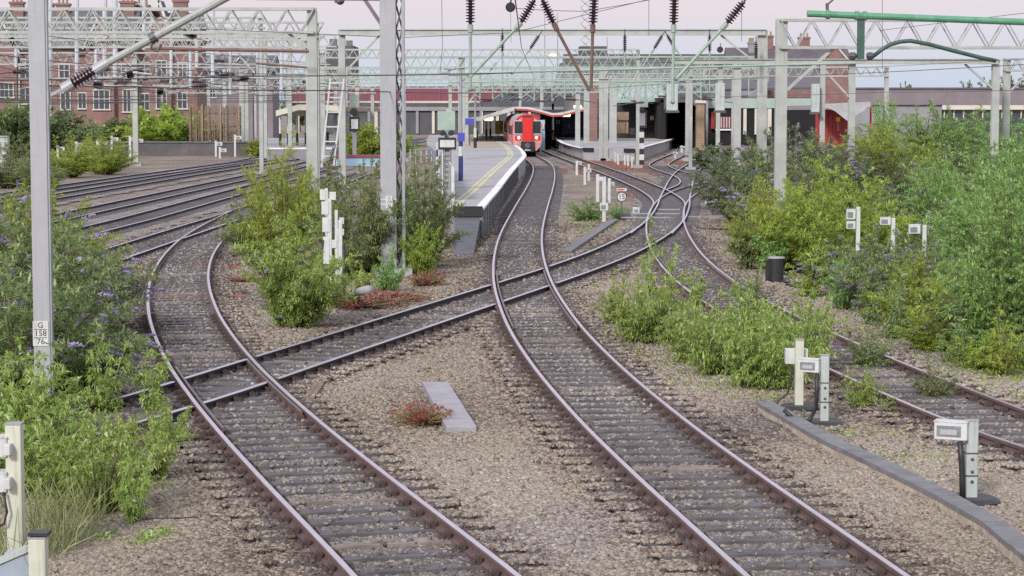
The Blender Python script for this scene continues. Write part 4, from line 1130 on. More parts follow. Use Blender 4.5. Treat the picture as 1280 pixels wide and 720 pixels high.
lft = [((200, 20), (184, 12), (172, 4)), ((112, 62), (120, 54), (135, 46)), ((158, 95), (168, 91), (190, 93)), ((12, 48), (20, 56), (28, 62)), ((300, 99), (312, 97), (330, 98)), ((116, 106), (130, 107), (150, 108)), ((196, 115), (206, 114), (225, 115)), ((230, 38), (246, 46), (262, 52))]
for i, (a, b, c) in enumerate(lft):
    dropper(['short insulator at the top of the left yard', 'inclined insulator left of the cantilever', 'level insulator behind the cantilever head', 'small insulator at the left picture edge', 'level insulator beside the left lattice mast', 'level insulator under the big cantilever insulator', 'level insulator over the bay windows', 'inclined insulator under the left lattice portal'][i],
            [100, 110, 105, 120, 120, 118, 125, 90][i], a, b, c, 'galv_far', .22, .05, group='insulators over the left yard')

for i, (px, y0, y1, w) in enumerate([(63, -4, 100, 4), (96, -4, 96, 4), (131, -4, 78, 5), (144, 0, 96, 5), (180, -4, 62, 4), (214, 30, 112, 3), (238, 62, 110, 3), (266, 10, 108, 4), (288, 62, 118, 3), (120, 46, 112, 3), (20, 40, 84, 3), (246, 40, 84, 3), (322, 40, 104, 3), (352, 44, 112, 3)]):
    Yd = 124 + (i % 4) * 14; k = pxm(Yd); a_, b_ = atY(px, y0, Yd), atY(px, y1, Yd)
    t = thing('drop_tube', 'hanging white tube of the left yard, ' + ['just right of the near grey pole', 'second right of the near grey pole', 'left one of the close thick pair', 'right one of the close thick pair', 'above the gauged middle post', 'thin one beside the gauged post', 'thin one above the loose green bush', 'above the timber fence left end', 'above the timber fence right end', 'over the first bay window', 'left of the near grey pole', 'short one under the cantilever tube', 'short one left of the lattice mast', 'short one at the lattice mast'][i], 'line fitting', b_, group='drop tubes hanging in the left yard')
    m = MB(); m.tube(a_, b_, (w + 1.2) / k / 2, 8); m.build('tube', M['galv_pale'], t)
    m = MB(); s_ = 1 if i % 2 else -1; q_ = b_ + Vector((s_ * 1.3, 0, .5)); m.tube(b_ + Vector((0, 0, .1)), q_, .04, 6); m.tube(b_ + Vector((0, 0, .9)), q_, .03, 6); m.build('stay', M['galv'], t)
    m = MB(); m.lathe(q_, q_ + Vector((s_ * .9, 0, -.05)), insul_profile(.9, .17), 10); m.build('insulator', M['insul'], t)
    m = MB(); m.tube(q_ + Vector((s_ * .9, 0, -.05)), q_ + Vector((s_ * 2.3, 0, -.25)), .035, 6); m.path([q_ + Vector((s_ * 1.6, 0, -.15)), q_ + Vector((s_ * 1.9, 0, .35)), q_ + Vector((s_ * 2.3, 0, -.2))], .025, 5); m.build('registration_arm', M['dark_steel'], t)
# wires
for q in [
    ('sixth left yard wire low over the hedge', [(-20, 126, 120), (200, 123, 140), (430, 121, 180)], .020, .05),
    ('seventh left yard wire just above the hedge', [(60, 130, 140), (240, 126, 160), (440, 124, 200)], .020, .05),
    ('eighth left yard wire across the roofs', [(-20, 50, 90), (200, 74, 110), (420, 88, 150)], .016, .1),
    ('ninth left yard wire across the roofs', [(-20, 32, 85), (200, 60, 105), (420, 80, 140)], .016, .1),
    ('tenth left yard wire sagging below the roofs', [(60, 84, 110), (230, 92, 140), (400, 96, 170)], .016, .15),
    ('upper wire crossing from the left edge past the central mast', [(-20, 100, 46), (330, 95, 50), (640, 91, 62)], .016, .02),
    ('lower wire crossing from the left edge to the signal', [(-20, 103, 45), (160, 108, 48), (420, 113, 55), (640, 116, 75)], .016, .03),
    ('thin sagging wire high across the central mast', [(250, 36, 60), (500, 47, 62), (640, 41, 66), (820, -3, 62)], .009, .0),
    ('thin high wire from the island towards upper right', [(640, 10, 62), (730, 14, 62), (830, -4, 60)], .009, .02),
    ('contact wire over the right thicket', [(560, 122, 130), (960, 96, 80), (1290, 80, 60)], .011, .03),
    ('lower contact wire over the right thicket', [(900, 121, 110), (1110, 115, 90), (1290, 112, 80)], .011, .03),
    ('thin wire above the right lattice portal', [(1100, 38, 75), (1200, 26, 70), (1300, 14, 66)], .009, .0),
    ('wire running below the right plain beam', [(1000, 88, 118), (1290, 73, 90)], .010, .02),
    ('first left yard wire passing the bay windows', [(-20, 118, 100), (200, 120, 120), (420, 118, 150)], .020, .05),
    ('second left yard wire passing the bay windows', [(-20, 122, 105), (180, 125, 125), (430, 126, 160)], .020, .05),
    ('third left yard wire under the lattice portals', [(-20, 95, 110), (200, 104, 130), (440, 108, 170)], .020, .05),
    ('fourth left yard wire under the lattice portals', [(60, 88, 120), (260, 97, 140), (430, 100, 170)], .020, .05),
    ('fifth left yard wire across the upper storeys', [(-20, 66, 80), (190, 84, 95), (392, 93, 120)], .020, .1),
    ('contact wire above the central track', [(640, -30, 20), (652, 60, 60), (668, 98, 120), (662, 115, 200)], .009, .0),
    ('thin vertical hanger from the sky beside the central mast', [(552, -5, 62), (553, 60, 62), (550, 90, 62)], .008, 0),
    ('thin vertical hanger in front of the far lattice tower', [(811, -5, 62), (811, 45, 62)], .008, 0),
    ('thin vertical hanger above the right portal leg', [(927, -5, 62), (927, 52, 62)], .008, 0),
    ('thin vertical hanger above the right lattice portal', [(1103, -5, 62), (1103, 88, 62)], .008, 0),
]: wire(q[0], q[1], q[2], q[3])

# leaning white ladder
Yl = 118
t = thing('ladder', 'white ladder leaning on the left leg of the plain beam portal', 'ladder', atY(408, 207, Yl))
for a, b in (((413, 98), (402, 208)), ((430, 98), (417, 208))):
    m = MB(); m.bar(atY(*a, Yl), atY(*b, Yl), .09, .09); m.build('stile', M['galv_pale'], t)
for i in range(6):
    f = (i + .3) / 6; m = MB(); m.bar(atY(413 - 11 * f, 98 + 110 * f, Yl), atY(430 - 13 * f, 98 + 110 * f, Yl), .07, .07); m.build('rung', M['galv_pale'], t)

# ------------------------------------------------------------------ trackside posts, boxes, signals
def eq_post(label, px, py, h_px, w_px, boxes=(), mt='postgreen', disc=True, hose=None, group='equipment posts beside the tracks', cat='equipment post', cap=True, bolts=False, name='equipment_post'):
    """post with its foot at px,py; boxes: (x0,y0,x1,y1[,material]) in pixels at the post's depth"""
    p = at(px, py); Y = p.y; k = pxm(Y); h = h_px / k; w = w_px / k
    t = thing(name, label, cat, p, group=group)
    m = MB(); m.box((p.x, Y, p.z + h / 2), (w, w * .9, h)); m.build('post', M[mt], t, bevel=min(.012, w * .12))
    if cap: m = MB(); m.box((p.x, Y, p.z + h + .006), (w * 1.06, w * .96, .018)); m.build('cap', M['concrete_pale'], t)
    for b in boxes:
        x0, y0, x1, y1 = b[:4]; bm = b[4] if len(b) > 4 else 'whitebox'; off = b[5] if len(b) > 5 else 0
        c = atY((x0 + x1) / 2, (y0 + y1) / 2, Y); W_, H_ = (x1 - x0) / k, (y1 - y0) / k
        rz_ = b[6] if len(b) > 6 else 0
        if rz_:
            q_ = Matrix.Rotation(rz_, 3, 'Z'); W_ *= 1.15
            m = MB(); m.box((c.x, Y, c.z), (W_, w * 1.2, H_), rz_); bo = m.build('box', M[bm], t, bevel=.008)
            o_ = q_ @ Vector((-W_ * .05, -w * .6 - .004, 0)); m = MB(); m.box(c + o_, (W_ * .74, .008, H_ * .62), rz_); m.build('lid', M['label'], bo)
            o_ = q_ @ Vector((-W_ * .05, -w * .6 - .010, -H_ * .05)); m = MB(); m.box(c + o_, (W_ * .5, .006, H_ * .3), rz_); m.build('tally', M['concrete'], bo)
            m = MB(); m.box(c + Vector((0, 0, H_ / 2 + .008)), (W_ * 1.03, w * 1.3, .016), rz_); m.build('rim', M['white'], bo)
            m = MB(); m.box(((c.x + p.x) / 2 + W_ * .2, Y + .01, c.z), (W_ * .5, w * .5, H_ * .5)); m.build('bracket', M['concrete_pale'], bo)
            continue
        m = MB(); m.box((c.x, Y - .0 + off, c.z), (W_, w * 1.25, H_)); bo = m.build('box', M[bm], t, bevel=.008)
        if W_ > .2 and off <= 0:
            m = MB(); m.box((c.x - W_ * .1, Y + off - w * .63 - .004, c.z - H_ * .04), (W_ * .62, .008, H_ * .6)); m.build('lid', M['label'], bo)
            m = MB(); m.box((c.x, Y + off, c.z + H_ / 2 + .008), (W_ * 1.04, w * 1.35, .016)); m.build('rim', M['white'], bo)
    if bolts:
        for z in (.28, .40, .55): m = MB(); m.lathe((p.x, Y - w * .45 - .001, p.z + h * z), (p.x, Y - w * .45 - .02, p.z + h * z), [(0, .02), (.012, .02), (.018, .008)], 8); m.build('bolt', M['dark_steel'], t)
        for z in (.35, .62): m = MB(); m.box((p.x, Y, p.z + h * z), (w * 1.07, w, .016)); m.build('strap', M['dark_steel'], t)
    if disc:
        m = MB(); c = Vector((p.x, Y, p.z)); R_ = w * 2.5
        m.lathe(c, c + Vector((0, 0, .09)), [(0, R_), (.05, R_), (.09, R_ * .8)], 16)
        m.build('base_ring', M['rubber'], t)
    if hose:
        m = MB(); m.path([atY(x, y, Y - w * .9) for x, y in hose[0]], hose[1], 8); m.build('cable', M['rubber'], t, smooth=True)
    return t

eq_post('cream relay post with a pale box fixed behind it, by the weeds', 998.5, 513, 89, 10.5, [(983, 437, 1011, 456, 'whitebox', .16)], 'cream', hose=([(987, 456), (990, 476), (984, 492), (972, 502), (968, 508), (985, 511)], .014))
eq_post('grey relay post with a black hose and a slanting box on its left', 1030, 533, 90, 10.5, [(1001, 449, 1024, 465, 'whitebox', 0, -.45)], 'postgreen', bolts=True, hose=([(1021, 467), (1021, 490), (1020, 510), (1013, 524), (1003, 528), (990, 522), (980, 512)], .032))
eq_post('nearest grey relay post beside the kerb at the right', 1213, 630, 106, 15, [(1172, 527, 1208, 549, 'whitebox', 0, -.42)], 'postgreen', bolts=True, hose=([(1200, 552), (1202, 575), (1203, 600), (1203, 629)], .036))
eq_post('tall cream equipment post with stacked boxes at the left edge', 21, 706, 180, 20, [(-22, 546, 11, 570, 'whitebox'), (-22, 590, 11, 614, 'whitebox'), (10, 552, 18, 566, 'white', -.1), (10, 594, 18, 608, 'white', -.1)], 'cream', disc=False, bolts=False, hose=([(4, 615), (9, 640), (5, 655), (-6, 660)], .012))
eq_post('short cream equipment post with dark cap in the bottom left corner', 49.5, 772, 103, 22, [], 'cream', disc=False)
t = thing('box_arm', 'pale blue grey trough shaped box arm in the bottom left corner', 'equipment box', at(20, 772))
Yb = at(20, 772).y
m = MB(); m.bar(atY(-40, 718, Yb + .25), atY(38, 684, Yb + .25), .16, .05); m.build('lid', M['postgreen'], t); m = MB(); m.bar(atY(-40, 735, Yb + .25), atY(36, 704, Yb + .25), .12, .18); m.build('body', M['boxgrey'], t)
m = MB(); m.box(atY(24, 702, Yb + .3), (.22, .2, .2)); m.box((atY(24, 702, Yb + .3).x, Yb + .3, .12), (.1, .1, .5)); m.build('stand', M['concrete'], t)
m = MB(); c_ = atY(49.5, 669, at(49.5, 772).y); m.box((c_.x, c_.y, c_.z + .02), (.18, .17, .03)); tag(m.build('post_cap', M['rubber'], origin=tuple(c_)), 'dark square cap on the short corner post', 'cap')

E1 = 'white posts of the central throat'
for q in [
    ('white signalling post nearest the train, with side arm', 721, 219, 18, 3, [(722, 202, 727, 206)]),
    ('second white signalling post from the train', 731, 231, 22, 3.2, [(733, 211, 739, 215)]),
    ('third white signalling post behind the second', 736, 226, 21, 3, []),
    ('left tall white post above the bright weeds', 747, 253, 35, 4, [(749, 221, 753, 226)]),
    ('tallest white post with a pale box, over the concrete strip', 755, 278, 57, 4.5, [(750, 254, 760, 263)]),
    ('white post just right of the boxed one', 761.5, 253, 30, 3.6, [(763, 228, 768, 232)]),
    ('leftmost white post in front of the island ramp', 769, 204, 14, 2.6, []),
    ('second white post in front of the island ramp', 772.5, 206, 14, 2.6, [(773, 193, 777, 195)]),
    ('third white post in front of the island ramp', 781, 207, 13, 2.4, []),
    ('fourth white post in front of the island ramp', 785, 208, 14, 2.4, [(786, 196, 790, 198)]),
    ('rightmost white post in front of the island ramp', 790, 210, 14, 2.4, [(790, 197, 793, 199)]),
    ('white shunting post by the dark shed mouth', 844, 198, 8, 2.4, [(841, 190, 847, 193)]),
    ('white shunting post nearest the buff brick pillar', 852, 191, 9, 2.4, [(850, 183, 856, 185)]),
    ('white post with twin boxes half sunk in the yellow bush', 1071.5, 368, 110, 5, [(1058, 262, 1069, 274), (1058, 277, 1069, 286)]),
    ('white post with one box in the purple buddleias', 1115, 378, 106, 5, [(1100, 272, 1113, 281)]),
    ('white post with a box right of the purple buddleias', 1154, 384, 103, 5, [(1136, 281, 1150, 292)]),
    ('leaning pale box among the edge birches', 1232, 400, 98, 3, [(1219, 300, 1236, 311)]),
]: eq_post(q[0], q[1], q[2], q[3], q[4], q[5], 'white', disc=False, group=E1, cap=False)
E2 = 'white location posts beside the round bush'
for q in [
    ('white location post with black cable, nearest the red stonecrop', 426, 380, 105, 5, [], ([(430, 306), (430, 340), (430, 379)], .035)),
    ('white location post carrying a stack of pale boxes', 413, 372, 124, 4.5, [(402, 252, 411, 268), (403, 272, 413, 290), (404, 296, 412, 330)], ([(404, 300), (402, 318), (401, 335)], .02)),
    ('tallest white location post behind the boxes', 409, 350, 115, 4, [(400, 237, 407, 250), (412, 240, 420, 250)], None),
    ('white location post with small tags right of the boxes', 421, 362, 100, 4, [(424, 272, 430, 280), (422, 286, 430, 294), (415, 300, 421, 310)], None),
]: eq_post(q[0], q[1], q[2], q[3], q[4], q[5], 'white', disc=False, hose=q[6], group=E2, cap=False)
E3 = 'small white signals along the far left weeds'
for i, q in enumerate([(73, 222, 40, 3), (96, 221, 44, 3), (108, 205, 26, 2.4), (122, 203, 28, 2.6), (126, 203, 28, 2.4), (140, 200, 30, 2.6), (163, 206, 36, 3), (171, 206, 34, 3), (270, 196, 20, 2.4), (294, 196, 28, 2.4), (312, 195, 14, 2.2), (275, 198, 14, 2.4)]):
    eq_post(['white signal post nearest the grey pole in the far weeds', 'white signal post right of the one nearest the pole', 'short white post in the middle of the far weeds', 'left post of a close white pair in the far weeds', 'right post of a close white pair in the far weeds', 'white post with double tag in the far weeds',
             'left post of the pair under the gauged middle post', 'right post of the pair under the gauged middle post', 'white hooked marker at the siding end', 'thin white post left of the left platform end', 'short white post at the left platform end', 'second white hooked marker at the siding end'][i],
            q[0], q[1], q[2], q[3], [(q[0] + 1, q[1] - q[2] + 2, q[0] + 8, q[1] - q[2] + 6)], 'white', disc=False, group=E3, cap=False)

def lathe_thing(name, label, cat, p, prof, mt, **kw): ...
# black bin and manhole lid
p = at(970, 353)
t = thing('bin', 'black drum shaped bin beside the big yellow bush', 'bin', p)
m = MB(); m.lathe(p, p + Vector((0, 0, .66)), [(0, .20), (.62, .215), (.66, .19)], 18); m.build('drum', M['rubber'], t)
m = MB(); m.lathe(p + Vector((0, 0, .655)), p + Vector((0, 0, .75)), [(0, .235), (.03, .235), (.04, .2)], 18); m.build('lid', M['concrete'], t)
m = MB(); m.bar(p + Vector((-.24, 0, 0)), p + Vector((-.24, 0, .6)), .09, .12); m.build('side_post', M['black'], t)
m = MB(); m.box(at(1001, 359) + Vector((0, 0, .03)), (.55, .9, .08), .2); tag(m.build('manhole_lid', M['rubber'], origin=tuple(at(1001, 359))), 'dark flat lid on the ballast right of the bin', 'lid')
# loose concrete beam, timber plank, rod
a, b = at(544, 487.5), at(577, 545)
t_ = MB(); d = (b - a).normalized(); n_ = Vector((d.y, -d.x, 0)); t_.bar(a + Vector((0, 0, .055)), b + Vector((0, 0, .055)), .43, .17)
tag(t_.build('concrete_beam', M['concrete_pale'], origin=tuple(a), bevel=.01), 'loose pale concrete beam lying on the ballast', 'concrete beam')
t_ = MB(); t_.bar(at(402, 474) + Vector((0, 0, .05)), at(383, 503) + Vector((0, 0, .05)), .09, .06); tag(t_.build('timber_plank', M['timberfence'], origin=tuple(at(402, 474))), 'left of two narrow planks by the left crossing', 'plank')
t_ = MB(); t_.bar(at(408, 474) + Vector((0, 0, .05)), at(389, 504) + Vector((0, 0, .05)), .09, .06); tag(t_.build('timber_plank', M['timberfence'], origin=tuple(at(408, 474))), 'right of two narrow planks by the left crossing', 'plank')
# kerb of concrete blocks
kp = [(946, 503), (975, 519), (1013, 541), (1042, 556), (1108, 588), (1172, 620), (1229, 652), (1262, 680), (1310, 722)]
t = thing('concrete_kerb', 'dark topped concrete kerb running to the bottom right corner', 'kerb', at(*kp[0]))
K3 = [at(*q, .17) for q in kp]
for i in range(len(K3) - 1):
    a, b = K3[i], K3[i + 1]; d = (b - a).normalized(); n_ = Vector((d.y, -d.x, 0)); w = .26; a = a + d * .008; b = b - d * .008
    if n_.x < 0: n_ = -n_
    j = Vector((0, 0, random.uniform(-.01, .006)))
    m = MB(); m.prism([a + j, b + j, b + j + n_ * w, a + j + n_ * w], (0, 0, -.055), 0)
    m.prism([a + n_ * .012 - Vector((0, 0, .0575)) + j, b + n_ * .012 - Vector((0, 0, .0575)) + j, b + n_ * (w - .01) - Vector((0, 0, .0575)) + j, a + n_ * (w - .01) - Vector((0, 0, .0575)) + j], (0, 0, -.2), 1)
    m.build('kerb_block', [M['kerb'], M['kerb_face']], t)
# concrete cable trough in the throat
m = MB(); m.bar(at(768, 277) + Vector((0, 0, .06)), at(708, 318) + Vector((0, 0, .06)), .34, .12)
tag(m.build('cable_trough', M['kerb'], origin=tuple(at(768, 277))), 'grey concrete cable trough strip below the white posts', 'cable trough')
# grey curved pipe by the mast
m = MB(); m.path([at(441, 372, .05), at(441, 368, .35), at(445, 366, .62), at(452, 364, .85), at(461, 362, .95)], .09, 10); tag(m.build('bent_pipe', M['concrete'], smooth=True, origin=tuple(at(441, 372))), 'grey bent pipe rising beside the central mast', 'pipe')
# round number sign
p = at(777, 268); Y = p.y
t = thing('number_sign', 'round white sign reading 15 with a red bar plate above', 'sign', p)
k = pxm(Y); zc = p.z + 22 / k
m = MB(); m.tube(p, p + Vector((0, 0, 32 / k)), .03, 8); m.build('post', M['dark_steel'], t)
m = MB(); c = Vector((p.x, Y - .05, zc)); m.lathe(c, c + Vector((0, -.012, 0)), [(0, 6.2 / k), (.012, 6.2 / k)], 24); m.build('rim', M['black'], t)
m = MB(); c2 = Vector((p.x, Y - .063, zc)); m.lathe(c2, c2 + Vector((0, -.006, 0)), [(0, 5.3 / k), (.006, 5.3 / k)], 24); di = m.build('disc', M['white'], t)
text_mesh('lettering', '15', 8.5 / k, M['black'], di, (p.x, Y - .0705, zc))
m = MB(); m.box((p.x, Y - .05, p.z + 31 / k), (12.5 / k, .02, 3.6 / k)); pl = m.build('plate', M['white'], t)
m = MB(); m.box((p.x - 1 / k, Y - .0625, p.z + 31 / k), (8.5 / k, .004, 1.6 / k)); m.build('bar', M['red'], pl)
# small white ground boxes and point rodding
for lb, px, py, w, h in (('small white ground box right of the round sign', 795, 268, 8.5, 9), ('small white ground box on the ballast beyond the junction', 885.5, 256, 9, 6.5)):
    p = at(px, py); k = pxm(p.y); t = thing('ground_box', lb, 'equipment box', p, group='white ground boxes at the junction')
    m = MB(); m.box(p + Vector((0, 0, h / k / 2)), (w / k, .3, h / k)); m.build('case', M['white'], t, bevel=.01); m = MB(); m.box(p + Vector((0, -.153, h / k * .5)), (w / k * .6, .006, h / k * .4)); m.build('panel', M['label'], t)
t = thing('point_machine', 'grey bars and rods of the points between the rails', 'point machine', at(808, 276))
for x0, x1, y in ((776, 838, 272), (774, 850, 267), (822, 850, 262), (852, 876, 271), (770, 782, 265)):
    m = MB(); a, b = at(x0, y, .1), at(x1, y, .1); m.bar(a, b, .12, .06); m.build('stretcher_bar', M['galv'], t)
for px, py in ((780, 274), (897, 268)):
    p = at(px, py); m = MB(); m.box(p + Vector((0, 0, .13)), (.5, .9, .26)); m.build('motor_case', M['dark_steel'], t, bevel=.02)
for a, b, r, lb in (((860, 284), (1000, 290), .03, 'dark cable across the ballast right of the points'), ((975, 352), (1100, 362), .03, 'dark cable behind the manhole lid'), ((60, 655), (330, 643), .012, 'thin dark cable on the ballast at lower left')):
    P = [at(a[0] + (b[0] - a[0]) * i / 8, a[1] + (b[1] - a[1]) * i / 8 + random.uniform(-1, 1), .03) for i in range(9)]
    m = MB(); m.path(P, r, 5); tag(m.build('ground_cable', M['rubber'], origin=tuple(P[0])), lb, 'cable')
# orange-red painted rods across the left curve
for y0, x0, x1, lb in ((333, 150, 300, 'upper red rod lying across the left curve'), (371, 158, 305, 'lower red rod lying across the left curve')):
    m = MB(); m.bar(at(x0, y0, .05), at(x1, y0, .05), .07, .05); tag(m.build('rod', M['rod'], origin=tuple(at(x0, y0))), lb, 'rod')

# signals
def signal(label, px, py, Yk, plate, hoods, box, post_w, ladder=True, striped=False):
    p = at(px, py); Y = p.y; k = pxm(Y)
    t = thing('railway_signal', label, 'signal', p, group='colour light signals')
    def bx(m, r, dy=0, d=.25): c = atY((r[0] + r[2]) / 2, (r[1] + r[3]) / 2, Y + dy); m.box(c, ((r[2] - r[0]) / k, d, (r[3] - r[1]) / k)); return m
    top = plate[1]
    if striped:
        for i, (ya, yb) in enumerate([(py - j * 7, py - (j + 1) * 7) for j in range(int((py - box[3]) / 7) + 1)]):
            bx(MB(), (px - post_w / 2, max(yb, box[3]), px + post_w / 2, ya), 0, .2).build('post_band', M['white' if i % 2 else 'black'], t)
    else:
        bx(MB(), (px - post_w / 2, top + 3, px + post_w / 2, py)).build('post', M['galv'], t)
    if ladder:
        m = MB()
        for s in (-1, 1): m.bar(atY(px + s * post_w * .75, box[3], Y - .25), atY(px + s * post_w * .75, py, Y - .25), .04)
        n = 12
        for i in range(n): yy = box[3] + (py - box[3]) * i / n; m.bar(atY(px - post_w * .75, yy, Y - .25), atY(px + post_w * .75, yy, Y - .25), .03)
        m.build('ladder', M['dark_steel'], t)
    bx(MB(), plate, -.1, .08).build('back_plate', M['galv_green'], t, bevel=.02)
    for h in hoods:
        m = MB(); c = atY((h[0] + h[2]) / 2, (h[1] + h[3]) / 2, Y - .15); r = (h[2] - h[0]) / k / 2
        m.lathe(c, c + Vector((0, -.35, 0)), [(0, r), (.34, r * .95), (.35, r * .7)], 12); m.build('hood', M['black'], t)
    bx(MB(), box, -.12, .4).build('lamp_box', M['black'], t, bevel=.02)
    bx(MB(), (box[0] + 2, box[1] + 3, box[2] - 2, box[3] - 3), -.33, .03).build('panel', M['white' if not striped else 'wallgrey'], t)
    return t
signal('signal with pale green back plate at the platform ramp', 559, 268, 0, (547, 139, 569, 163), [(549.5, 162, 557, 170), (560, 162, 567.5, 170)], (548, 172, 570, 187), 6)
signal('signal with round black hood behind the central mast', 443, 205, 0, (436.5, 118, 449, 133), [(437.5, 135, 447.5, 144)], (437, 146, 449.5, 164), 5, ladder=False)
signal('signal on a banded post before the island platform', 802, 207, 0, (798, 121, 810, 134), [(799, 134, 806, 140)], (797, 138, 808.5, 160), 6, ladder=False, striped=True)
for lb, x0, y0, x1, y1, Y, px in (('grey signal box hanging over the dark shed mouth', 833, 104, 847, 138, 118, 841), ('grey signal box hanging left of the portal leg', 894, 104, 905.5, 138, 118, 900), ('pale signal box high on a post in the right thicket', 1014, 105, 1024, 140, 112, 1028)):
    t = thing('signal_box_case', lb, 'equipment box', atY((x0 + x1) / 2, y1, Y), group='boxes hung high beside the line'); k = pxm(Y)
    m = MB(); m.box(atY((x0 + x1) / 2, (y0 + y1) / 2, Y), ((x1 - x0) / k, .4, (y1 - y0) / k)); m.build('case', M['postgreen'], t, bevel=.02)
    m = MB(); m.box(atY((x0 + x1) / 2, y1 + 1.5, Y), ((x1 - x0 + 3) / k, .5, 3 / k)); m.build('foot', M['dark_steel'], t)
    m = MB(); z0 = ground_z(Y) if px == 1028 else atY(px, y0, Y).z; hpost(m, X_at(px, Y), Y + .4, z0, atY(px, 80, Y).z, 6 / k, .2); m.build('post', M['galv_far'], t)

# ------------------------------------------------------------------ platforms
PZ = 1.09
def offset_line(P, d):
    out = []
    for i, p in enumerate(P):
        t = (P[min(i + 1, len(P) - 1)] - P[max(i - 1, 0)]); t.z = 0; t.normalize()
        out.append(p + Vector((t.y, -t.x, 0)) * d)
    return out
def strip(m, A, B, dz, mi=0):
    vs = [(p.x, p.y, p.z + dz) for q in zip(A, B) for p in q]
    m.add(vs, [(2 * i, 2 * i + 1, 2 * i + 3, 2 * i + 2) for i in range(len(A) - 1)], mi)
def slab(m, A, B, dz=0, depth=1.4):
    """solid deck between two edge lines"""
    n = len(A)
    vs = [(p.x, p.y, p.z + dz) for p in A] + [(p.x, p.y, p.z + dz) for p in B] + [(p.x, p.y, p.z - depth) for p in A] + [(p.x, p.y, p.z - depth) for p in B]
    fs = [(i, i + 1, n + i + 1, n + i) for i in range(n - 1)]
    fs += [(i, 2 * n + i, 2 * n + i + 1, i + 1) for i in range(n - 1)] + [(n + i, n + i + 1, 3 * n + i + 1, 3 * n + i) for i in range(n - 1)]
    fs += [(0, n, 3 * n, 2 * n), (n - 1, 2 * n - 1, 4 * n - 1, 3 * n - 1)]
    m.add(vs, fs)
def flat(m, P, dz, depth=1.3):
    n = len(P)
    m.add([(p.x, p.y, p.z + dz) for p in P] + [(p.x, p.y, p.z - depth) for p in P], [tuple(range(n))] + [(i, (i + 1) % n, n + (i + 1) % n, n + i) for i in range(n)])
E_ = [at(x, y, PZ) for x, y in ((602, 261), (611, 250), (620, 240), (630, 227), (640, 214), (648, 205), (654.5, 198.3), (657, 194.5), (655, 190), (650, 185), (643, 180.6), (635, 176), (630, 172), (627, 168.6))]
t = thing('station_platform', 'long grey platform with dark end ramp curving to the train', 'platform', at(586, 290))
Lf = [Vector((x, p.y, p.z)) for p, x in zip(E_, [-2.1, -2.45, -2.9, -3.4, -4.0, -4.5, -5, -5.5, -6, -7, -8, -9, -10, -11])]
m = MB(); slab(m, Lf, offset_line(E_, -.0)); m.build('deck', M['tarmac'], t)
m = MB(); strip(m, offset_line(E_, -.25), offset_line(E_, .05), .02)
for a, b in zip(offset_line(E_, .05)[:-1], offset_line(E_, .05)[1:]): m.prism([a + Vector((0, 0, .02)), b + Vector((0, 0, .02)), b - Vector((0, 0, .06)), a - Vector((0, 0, .06))], (.02, 0, 0))
m.build('edge_coping', M['whiteline'], t)
m = MB(); strip(m, offset_line(E_, -1.32), offset_line(E_, -.88), .008); m.build('yellow_line', M['yellowline'], t)
m = MB(); strip(m, offset_line(E_, -1.16), offset_line(E_, -1.10), .012); m.build('worn_stripe', M['tarmac'], t)
m = MB()
far_ = E_[9:]; strip(m, [Vector((p.x - 6, p.y, p.z)) for p in far_], offset_line(far_, -1.5), .006); m.build('warm_tan_deck', M['tan_floor'], t)  # warm light under the canopy, painted as a tan strip of deck
for a, b in zip(E_[:5], E_[1:6]):
    n = max(2, int((b - a).length / 1.6))
    for i in range(n):
        p = a.lerp(b, i / n); m = MB(); m.box((p.x + .015, p.y, p.z - .62), (.06, .14, .95)); m.build('wall_rib', M['kerb'], t)
p0, p1 = Lf[0], E_[0]
q0, q1 = at(571, 316, .02), at(594, 316, .02)
q0, q1 = at(566, 319, .05), at(592, 318, .05)
pt0, pt1 = p0 + Vector((.02, -.12, -.34)), p1 + Vector((-.05, -.12, -.34))
m = MB(); m.prism([pt0, pt1, q1, q0], (0, 0, -.14)); ins = Vector((.25, 0, -.16)); ins2 = Vector((-.25, 0, -.16))
m.add([pt0 + ins, pt1 + ins2, pt0.lerp(q0, .9) + ins, pt1.lerp(q1, .9) + ins2, pt0 + ins - Vector((0, 0, .9)), pt1 + ins2 - Vector((0, 0, .9)), pt0.lerp(q0, .9) + ins - Vector((0, 0, .05)), pt1.lerp(q1, .9) + ins2 - Vector((0, 0, .05))], [(0, 1, 3, 2), (1, 5, 7, 3), (0, 2, 6, 4), (2, 3, 7, 6)])
m.build('end_ramp', M['ramp'], t)
m = MB(); m.box(((p0.x + p1.x) / 2, p0.y - .06, p0.z - .12), (p1.x - p0.x + .12, .1, .3))
for i in range(13): m.box((p0.x + (p1.x - p0.x) * i / 12, p0.y - .06, p0.z + .06), (.09, .1, .07))
m.build('end_board', M['black'], t)
for k_ in (.35, .8):
    pass
m = MB()
for i in range(9):
    y = 92 + i * 8; xl_, xr_ = np.interp(y, [p.y for p in Lf[:7]], [p.x for p in Lf[:7]]), np.interp(y, [p.y for p in E_[:7]], [p.x for p in E_[:7]])
    m.box(((xl_ + xr_ - 1.5) / 2, y, ground_z(y) + PZ + .006), (xr_ - xl_ - 1.7, .1, .006))
m.build('paving_joint', M['concrete_pale'], t)

